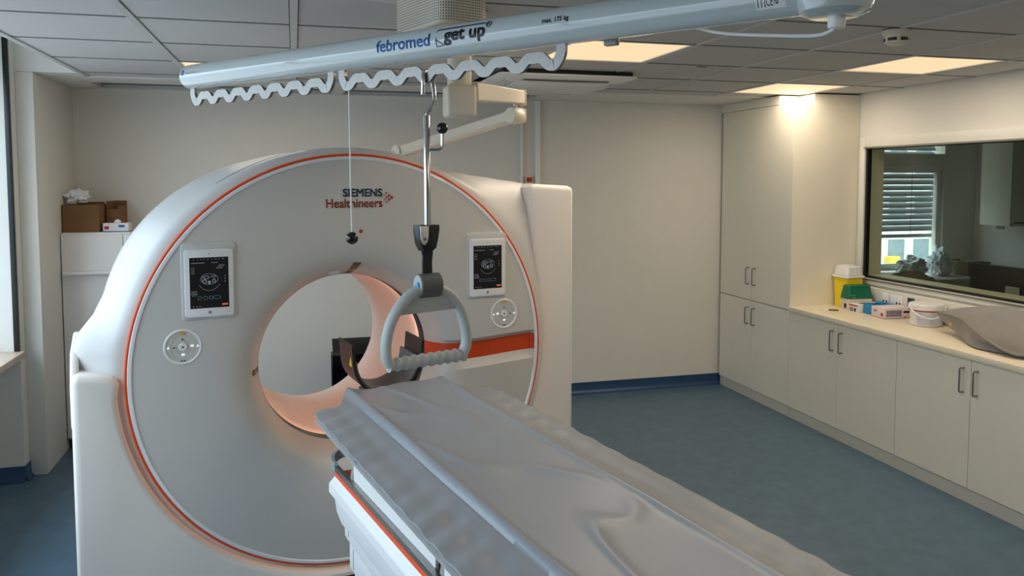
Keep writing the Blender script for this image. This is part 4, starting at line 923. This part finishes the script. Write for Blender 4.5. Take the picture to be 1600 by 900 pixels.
# black trolley seen through the bore
t = thing('monitor_trolley', 'black monitor trolley against the back wall seen through the bore', 'trolley', (0.42, 6.33, 0))
MB().box((-0.16, -0.02, 0.29), (0.16, 0.12, 0.555), 0.008).obj('monitor', 'black', t)
MB().box((-0.15, -0.0225, 0.305), (0.15, -0.02, 0.54)).obj('screen', 'screen', t, 0)
o = MB().box((-0.15, -0.09, 0), (0.17, 0.09, 0.014), 0.003).obj('tray', 'black', t); o.location = (0.0, 0.02, 0.60); o.rotation_euler = (math.radians(35), 0, 0)
MB().tube([(0, 0.08, 0.03), (0, 0.08, 0.62)], 0.02, 12).obj('pole', 'black', t)
for k in range(5):
    a = 2*PI*k/5+0.3; MB().tube([(0, 0.08, 0.06), (0.17*math.cos(a), 0.08+0.17*math.sin(a), 0.045)], 0.014, 8).obj('foot', 'black', t); MB().ball((0.17*math.cos(a), 0.08+0.17*math.sin(a), 0.026), 0.026, 8).obj('castor', 'black', t)
# ================================================================== THINGS ON THE WORKTOP
ZW = 0.906
def frust(w0, d0, w1, d1, z0, z1, rc, name, m, par, bev=0.0):
    A_ = rrect(w0, d0, rc); B_ = rrect(w1, d1, rc); k = len(A_)
    P_ = [(x-w0/2, y-d0/2, z0) for x, y in A_]+[(x-w1/2, y-d1/2, z1) for x, y in B_]
    o = MB().add(P_, [(i, (i+1) % k, k+(i+1) % k, k+i) for i in range(k)]+[tuple(range(k)), tuple(range(k, 2*k))]).obj(name, m, par)
    if bev: bv = o.modifiers.new('bevel', 'BEVEL'); bv.width = bev; bv.segments = 2; bv.limit_method = 'ANGLE'; bv.angle_limit = math.radians(50)
    return o
t = thing('sharps_container', 'yellow sharps container with a white lid in the worktop corner', 'sharps container', (4.30, 5.437, ZW), math.radians(3))
frust(0.145, 0.145, 0.165, 0.165, 0.0, 0.235, 0.02, 'bin', 'yellow', t, 0.004)
frust(0.187, 0.187, 0.181, 0.181, 0.236, 0.252, 0.02, 'lid_rim', 'white', t, 0.003)
frust(0.166, 0.166, 0.145, 0.145, 0.253, 0.325, 0.025, 'lid', 'white', t, 0.006)
MB().box((-0.05, -0.03, 0.3255), (0.05, 0.05, 0.333), 0.003).obj('flap', 'white', t)
t = thing('wipes_dispenser', 'dispenser box with a green sloped cover and cream base', 'dispenser', (4.262, 5.287, ZW), math.radians(-6))
frust(0.205, 0.108, 0.212, 0.112, 0.0, 0.088, 0.012, 'base', 'cream', t, 0.002)
frust(0.222, 0.120, 0.190, 0.085, 0.089, 0.192, 0.02, 'cover', 'green', t, 0.006)
MB().box((-0.1065, -0.03, 0.015), (-0.1035, 0.0, 0.05)).obj('opening', 'dark', t, 0)
for k in range(2): MB().box((-0.085+0.01*k, -0.0600+0.0025*(1-k), 0.0985+0.018*(1-k)), (-0.045, -0.0585+0.0025*(1-k), 0.0998+0.018*(1-k))).obj('print_line', 'white', t, 0)
t = carton('glove_box', 'white glove box with a red stripe next to the green dispenser', 'glove box', (4.255, 5.172, ZW), math.radians(87), 0.10, 0.21, 0.064, 'carton')
MB().box((-0.0495, 0.1045, 0.045), (0.0495, 0.1059, 0.056)).obj('red_stripe', 'redprint', t, 0); MB().box((-0.03, 0.1045, 0.006), (-0.005, 0.1059, 0.032)).obj('teal_print', 'teal', t, 0); MB().box((0.005, 0.1045, 0.004), (0.045, 0.1059, 0.034)).obj('grey_print', 'greyprint', t, 0)
MB().grid(lambda a, b: ((a-0.5)*0.05, (b-0.5)*0.12, 0.0645), 2, 2).obj('opening', 'navy', t, 0)
t = carton('glove_box', 'bright blue glove box with a blue glove pulled out', 'glove box', (4.285, 5.055, ZW), math.radians(88), 0.112, 0.20, 0.076, 'blue')
crumple((0.0, 0.0, 0.082), 0.022, 'glove', 'blue', (1.1, 1.6, 0.6), 8, 0.4, 3, t)
MB().grid(lambda a, b: ((a-0.5)*0.055, (b-0.5)*0.13, 0.0766), 2, 2).obj('opening', 'dark', t, 0)
t = carton('glove_box', 'pinkish white glove box lying in front of the blue one', 'glove box', (4.27, 4.913, ZW), math.radians(-3), 0.232, 0.145, 0.078, 'pinkc')
MB().box((-0.1168, -0.06, 0.018), (-0.1155, -0.035, 0.04)).obj('red_logo', 'redprint', t, 0); MB().box((-0.1168, 0.01, 0.042), (-0.1155, 0.045, 0.056)).obj('grey_print', 'greyprint', t, 0)
MB().box((-0.10, -0.0734, 0.014), (0.03, -0.0721, 0.062)).obj('printed_panel', 'greyprint', t, 0); MB().box((0.045, -0.0734, 0.038), (0.105, -0.0721, 0.054)).obj('dark_lettering', 'navy', t, 0); MB().box((0.05, -0.0734, 0.008), (0.07, -0.0721, 0.014)).obj('red_mark', 'redprint', t, 0)
MB().box((-0.1163, -0.0728, 0.0), (0.1163, 0.0728, 0.003)).obj('blue_edge', 'navy', t, 0)
t = thing('card_stack', 'small stack of pale packets and a dark card on the worktop', 'packets', (4.03, 5.30, ZW), math.radians(-30))
MB().box((-0.055, -0.015, 0), (0.0, 0.03, 0.006), 0.001).obj('packet', 'carton', t); MB().box((-0.01, -0.035, 0), (0.06, -0.005, 0.009), 0.001).obj('dark_card', 'brown', t); MB().ball((0.02, 0.02, 0.008), 0.02, 8, (1.3, 1, 0.4)).obj('packet', 'cream', t)
t = thing('wipes_bucket', 'round white bucket with wire handle and red band', 'bucket', (4.268, 4.575, ZW)); t.scale = (1.08, 1.08, 1.25)
MB().lathe([(0.0, 0.001), (0.088, 0.001), (0.092, 0.004), (0.098, 0.09)], 48).obj('bucket', 'bucket', t)
MB().lathe([(0.0945, 0.012), (0.0965, 0.012), (0.0995, 0.075), (0.0975, 0.075)], 48, a0=-2.9, a1=0.2).obj('printed_sleeve', 'sleeve', t)
MB().lathe([(0.098, 0.09), (0.105, 0.092), (0.107, 0.10), (0.107, 0.118), (0.103, 0.122), (0.0, 0.128)], 48).obj('lid', 'white', t)
MB().lathe([(0.1, 0.0845), (0.1045, 0.0845), (0.1045, 0.0895), (0.1, 0.0895)], 48).obj('red_band', 'redprint', t)
MB().tube([(0.108*math.cos(a), 0.108*math.sin(a), 0.105-0.055*math.sin((a-PI*0.9)/(PI*0.9)*PI)) for a in np.linspace(PI*0.9, PI*1.8, 24)], 0.0045, 8).obj('handle', 'white', t)
for a in (PI*0.9, PI*1.8): MB().ball((0.108*math.cos(a), 0.108*math.sin(a), 0.105), 0.01, 8).obj('handle_lug', 'white', t)
# sockets in the trunking
def socket(y, w_, label, kind):
    t = thing('wall_socket' if kind == 'p' else 'switch_plate', label, 'socket' if kind == 'p' else 'plate', (XR-0.0555, y, 1.008), 0)
    MB().box((-0.008, -w_/2, -0.042), (-0.0002, w_/2, 0.042), 0.003).obj('plate', 'white' if kind != 'd' else 'green', t)
    if kind == 'p':
        for s in (-1, 1):
            MB().lathe([(0.0, -0.0082), (0.008, -0.0086), (0.009, -0.0082)], 14, 'x', (0, s*0.016, -0.018)).obj('socket_hole', 'black', t)
    elif kind == 'd': MB().box((-0.010, -w_/2+0.006, -0.036), (-0.008, w_/2-0.006, 0.036), 0.001).obj('rocker', 'dark', t)
    else: MB().box((-0.0095, -w_/2+0.006, -0.03), (-0.008, w_/2-0.006, 0.03), 0.001).obj('blank', 'white', t)
for px, w_, lb, kd in ((1384, 0.07, 'white data socket in the trunking nearest the green dispenser', 'p'), (1396, 0.055, 'blank white plate in the trunking between the data sockets', 'b'), (1405, 0.075, 'white data socket in the trunking behind the pinkish glove box', 'p'), (1424, 0.065, 'dark green socket in the trunking beside the bucket', 'd')):
    p = onx(px, 472, XR-0.0555); socket(p.y, w_, lb, kd)
# grey moulded headrest
HO = Vector((4.18, 3.95, ZW))
hr_ = thing('moulded_headrest', 'grey moulded foam headrest with a warning triangle on the worktop', 'headrest', HO)
Nr = catmull([(4.15, 4.35, 1.037), (4.05, 4.06, 1.046), (3.955, 3.87, 1.020), (3.93, 3.74, 0.977), (3.93, 3.593, 0.938), (3.98, 3.51, 0.932), (4.15, 3.44, 0.95)], 8)
Fr = catmull([(4.16, 4.345, 1.04), (4.25, 4.26, 1.078), (4.305, 4.16, 1.098), (4.34, 4.04, 1.118), (4.36, 3.88, 1.11), (4.37, 3.70, 1.06), (4.34, 3.54, 0.99)], 8)
nS = len(Nr); nT = 20; mb = MB()
for i in range(nS):
    q_ = i/(nS-1); a_, b_ = Nr[i], Fr[i]; L_ = (b_-a_).length
    for k in range(nT+1):
        t_ = k/nT; p_ = a_.lerp(b_, t_)
        p_.z -= 0.30*L_*math.sin(PI*t_)**1.2*(0.45+0.55*math.sin(PI*min(1, q_*1.1)))
        p_.z += 0.045*math.exp(-((q_-0.60)/0.13)**2-((t_-0.52)/0.26)**2)
        p_.z += 0.012*math.exp(-((t_-0.02)/0.06)**2)
        p_.z = max(p_.z, HO.z+0.012)
        mb.v.append(tuple(p_-HO))
nB = 14; offb = len(mb.v)
for i in range(nS):
    q_ = i/(nS-1); a_, b_ = Nr[i]-HO, Fr[i]-HO
    kz = 0.001+0.115*max(0, 1-q_/0.24)**1.25
    K1 = a_.lerp(b_, 0.03+0.30*sst(0.3, 1.0, q_)); K2 = a_.lerp(b_, 0.66); K1.z = K2.z = min(kz, a_.z-0.006)
    B_ = catmull([a_+Vector((0, 0, -0.006)), a_.lerp(b_, 0.07+0.2*sst(0.35, 0.9, q_))*0.45+K1*0.55, K1, K2, K2*0.4+b_*0.6-Vector((0, 0, 0.02)), b_+Vector((0, 0, -0.006))], 4)
    B_ = [B_[int(round(k*(len(B_)-1)/nB))] for k in range(nB+1)]
    for p_ in B_: mb.v.append((p_.x, p_.y, max(0.0008, p_.z)))
for i in range(nS-1):
    for k in range(nT): a = i*(nT+1)+k; mb.f.append((a, a+1, a+nT+2, a+nT+1))
    for k in range(nB): a = offb+i*(nB+1)+k; mb.f.append((a, a+nB+1, a+nB+2, a+1))
    a, c = i*(nT+1), offb+i*(nB+1); mb.f.append((a, a+nT+1, c+nB+1, c)); a, c = a+nT, c+nB; mb.f.append((a, c, c+nB+1, a+nT+1))
e0 = (nS-1)*(nT+1); e1 = offb+(nS-1)*(nB+1); mb.f.append(tuple(range(e0, e0+nT+1))+tuple(range(e1+nB, e1-1, -1)))
mb.obj('moulded_body', 'headrest', hr_, 32)
MB().tube([p_-HO+Vector((0.002, 0.0, 0.004)) for p_ in Nr], 0.0075, 10).obj('rim_lip', 'headrest', hr_)
p_ = onx(1487, 507, 4.045)-HO
o = MB().add([(p_.x-0.008, p_.y+0.022, p_.z+0.012), (p_.x-0.012, p_.y-0.014, p_.z+0.010), (p_.x-0.008, p_.y-0.002, p_.z-0.016)], [(0, 1, 2)]).obj('warning_sticker', 'warn', hr_, 0)
# ================================================================== CONTROL ROOM BEHIND THE GLASS
YC, XF = 7.62, 7.75
X2a, X2b, Z2a, Z2b = 6.1, 7.3, 0.885, 2.08
cwb = MB()
cwb.box((XR+TW, YC, 0), (X2a, YC+0.2, 3.0)); cwb.box((X2b, YC, 0), (8.0, YC+0.2, 3.0)); cwb.box((X2a, YC, 0), (X2b, YC+0.2, Z2a)); cwb.box((X2a, YC, Z2b), (X2b, YC+0.2, 2.22)); cwb.box((X2a, YC, 2.62), (X2b, YC+0.2, 3.0))
struct(cwb.obj('wall_control_back', 'wall', smooth=0))
struct(MB().box((XF, -2.6, 0), (8.0, YC, 3.0)).obj('wall_control_right', 'wall', smooth=0))
struct(MB().box((XR+TW, -2.6, 2.75), (8.0, 7.9, 2.9)).obj('ceiling_control', 'plaster', smooth=0))
struct(MB().box((XR+TW, -2.6, 0), (XF, -2.45, 2.75)).obj('wall_control_front', 'wall', smooth=0))
struct(MB().box((XR-0.0, YB+0.16, 0), (XR+TW, YC+0.2, 3.0)).obj('wall_control_left', 'wall', smooth=0))
w3 = bpy.data.objects.new('window_3', None); COL.objects.link(w3); struct(w3); w3.location = (X2a, YC, Z2a)
f3 = MB()
for a, b in (((X2a, Z2a), (X2a+0.07, Z2b)), ((X2b-0.07, Z2a), (X2b, Z2b)), ((X2a+0.07, Z2a), (X2b-0.07, Z2a+0.07)), ((X2a+0.07, Z2b-0.07), (X2b-0.07, Z2b))): f3.box((a[0], YC+0.03, a[1]), (b[0], YC+0.09, b[1]), 0.004)
def w3o(mb, n_, m_): o = mb.obj(n_, m_, w3); o.location = (-X2a, -YC, -Z2a); return o
w3o(f3, 'window_frame', 'frame'); w3o(MB().box((X2a+0.06, YC+0.055, Z2a+0.06), (X2b-0.06, YC+0.062, Z2b-0.06)), 'window_pane', 'paneglass')
w3o(MB().box((X2a-0.05, YC-0.16, Z2a-0.03), (X2b+0.05, YC+0.03, Z2a), 0.004), 'window_sill', 'frame'); w3o(MB().box((X2a, YC+0.05, 2.225), (X2b, YC+0.06, 2.615)), 'window_pane', 'paneglass')
# blind outside the pane
bl = thing('venetian_blind', 'grey slatted venetian blind half lowered outside the control room window', 'blind', ((X2a+X2b)/2, YC+0.145, Z2b))
hw = (X2b-X2a)/2-0.004
slat_me = None
zbl = atd(1420, 366, 1).z
zbot = ony(1420, 367, YC+0.145).z
nsl = int((Z2b-zbot-0.05)/0.068)
for k in range(nsl):
    if slat_me is None: slat_me = MB().grid(lambda a, b: (-hw+2*hw*a, -0.016+0.032*b, -0.060*(1-b)+0.006*math.sin(PI*b)), 2, 6).mesh('slat', 'slat')
    o = bpy.data.objects.new('slat', slat_me); COL.objects.link(o); o.parent = bl; o.location = (0, 0, -0.02-0.068*k)
for k in range(6): o = bpy.data.objects.new('slat', slat_me); COL.objects.link(o); o.parent = bl; o.location = (0, 0, 0.17+0.068*k)
MB().box((-hw, -0.02, zbot-Z2b-0.03), (hw, 0.02, zbot-Z2b+0.012), 0.004).obj('bottom_rail', 'slat', bl)
for x in (-hw*0.45, hw*0.42): MB().tube([(x, -0.032, 0.0), (x, -0.032, zbot-Z2b)], 0.0025, 6).obj('ladder_cord', 'dark', bl)
MB().box((hw-0.012, -0.034, zbot-Z2b), (hw, -0.030, 0.0)).obj('guide_rail', 'dark', bl, 0)
# neighbouring building outside
nb_ = thing('neighbour_building', 'pale office building across the street behind the blind', 'building', (40.0, 45.0, -8.0))
MB().box((-14, 0, 0), (16, 8, 24)).obj('wall', 'facade', nb_, 0)
wm = MB().box((-0.62, -0.10, 0), (0.62, -0.02, 1.5)).mesh('window', 'facade2', 0)
for i in range(14):
    for j in range(6):
        o = bpy.data.objects.new('window', wm); COL.objects.link(o); o.parent = nb_; o.location = (-13+2.05*i, 0, 1.35+3.0*j)
for j in range(7): MB().box((-14, -0.25, 0.95+3.0*j), (16, 0, 1.15+3.0*j)).obj('ledge', 'frame', nb_, 0)
o = MB().box((-0.42, -0.5, -0.22), (0.42, 0.0, 0.22), 0.02).obj('awning', 'awning'); p = ony(1389, 405, 44.8); o.location = (p.x, 44.74, p.z); tag(o, 'yellow awning on the building across the street', 'awning')
# wall cupboard, monitor, desk and the heap on the desk
XA = XF-0.36
p1 = onx(1578, 354, XA); p0 = onx(1530, 352, XA)
t = thing('wall_cupboard', 'cream wall cupboard in the control room', 'cupboard', (XA, p1.y, p1.z))
MB().box((0.02, 0, 0), (0.359, p0.y-p1.y, 2.70-p1.z)).obj('body', 'cab', t, 0); MB().box((0, 0.002, 0.002), (0.0195, p0.y-p1.y-0.002, 2.70-p1.z-0.002), 0.002).obj('door', 'cab', t)
MB().box((0.05, -0.012, 0.03), (0.25, -0.0005, 0.045), 0.002).obj('handle', 'dark', t)
ZD = 0.86
t = thing('control_desk', 'grey desk behind the glass in the control room', 'desk', (5.0, 4.6, 0))
MB().box((-0.35, -2.0, ZD-0.04), (0.5, 2.5, ZD), 0.004).obj('desk_top', 'cabedge', t)
for y in (-1.95, 2.42): MB().box((-0.33, y, 0), (0.48, y+0.03, ZD-0.041)).obj('side_panel', 'cabedge', t, 0)
t = thing('window_counter', 'grey counter below the control room window', 'counter', (6.4, YC-0.4, 0))
MB().box((-0.75, -0.3, ZD-0.04), (1.2, 0.398, ZD+0.0), 0.004).obj('counter_top', 'cabedge', t); MB().box((-0.73, -0.27, 0), (1.18, 0.39, ZD-0.041)).obj('body', 'cab', t, 0)
# monitor seen from the back
q0 = atd(1514, 410, 1); XM = 5.22
a_ = onx(1515, 410, XM+0.2)
t = thing('monitor', 'large black monitor seen from behind through the glass', 'monitor', (5.12, 4.62, ZD+0.001), math.radians(-90))
MB().box((-0.42, -0.02, 0.06), (0.42, 0.02, 0.415), 0.008).obj('panel', 'black', t); MB().box((-0.40, 0.0202, 0.08), (0.40, 0.022, 0.40)).obj('screen', 'screen', t, 0)
MB().box((-0.035, -0.05, 0.012), (0.035, -0.0202, 0.24), 0.004).obj('stand', 'grey2', t); MB().box((-0.13, -0.13, 0.0), (0.13, 0.08, 0.012), 0.003).obj('foot', 'grey2', t); MB().box((-0.06, -0.056, 0.16), (0.06, -0.0503, 0.28), 0.003).obj('mount_plate', 'grey', t)
# heap on the near desk
def heap(name, label, cat, px, py, d, r, m, sc, seed, amp=0.35):
    pp = atd(px, py, d); o = crumple((0, 0, 0), r, name, m, sc, seed, amp); o.location = (pp.x, pp.y, pp.z); return tag(o, label, cat)
def on_desk(px, py, z=ZD): return onz(px, py, z)
p = Vector((5.2, 5.78, ZD+0.003)); o = crumple((0, 0, 0.176), 0.22, 'paper_bag', 'kraft', (1.0, 0.8, 1.0), 2, 0.22); o.location = p; o.scale = (1.15, 1.0, 0.62); tag(o, 'crumpled brown paper bag with a red mark behind the glass', 'paper bag')
o = crumple((0, 0, 0.09), 0.12, 'plastic_bag', 'bagp', (1.25, 1.1, 0.9), 4, 0.45); o.location = (6.52, YC-0.40, ZD+0.012); tag(o, 'pale blue plastic bag on the counter nearest the sill end', 'plastic bag')
o = crumple((0, 0, 0.13), 0.125, 'plastic_bag', 'bagp', (1.0, 1.0, 1.25), 6, 0.45); o.location = (6.93, YC-0.36, ZD+0.002); tag(o, 'pale blue plastic bag with a dark cap bundled under the blind', 'plastic bag')
t = thing('grey_carton', 'open grey carton beside the plastic bags on the counter', 'carton', (7.23, YC-0.40, ZD+0.001), math.radians(4)); openbox(0.22, 0.3, 0.16, 0.006, t, 'kraft')
t = thing('waste_bin', 'grey bin on the control room counter beside the carton', 'bin', (7.49, YC-0.30, ZD+0.001)); frust(0.16, 0.2, 0.20, 0.24, 0.0, 0.13, 0.02, 'bin', 'grey2', t)
t = thing('wall_outlet', 'pale wall outlet under the wall cupboard', 'socket', (XF, 7.25, 1.42)); MB().box((-0.012, -0.05, -0.06), (-0.0005, 0.05, 0.06), 0.004).obj('plate', 'grey', t)
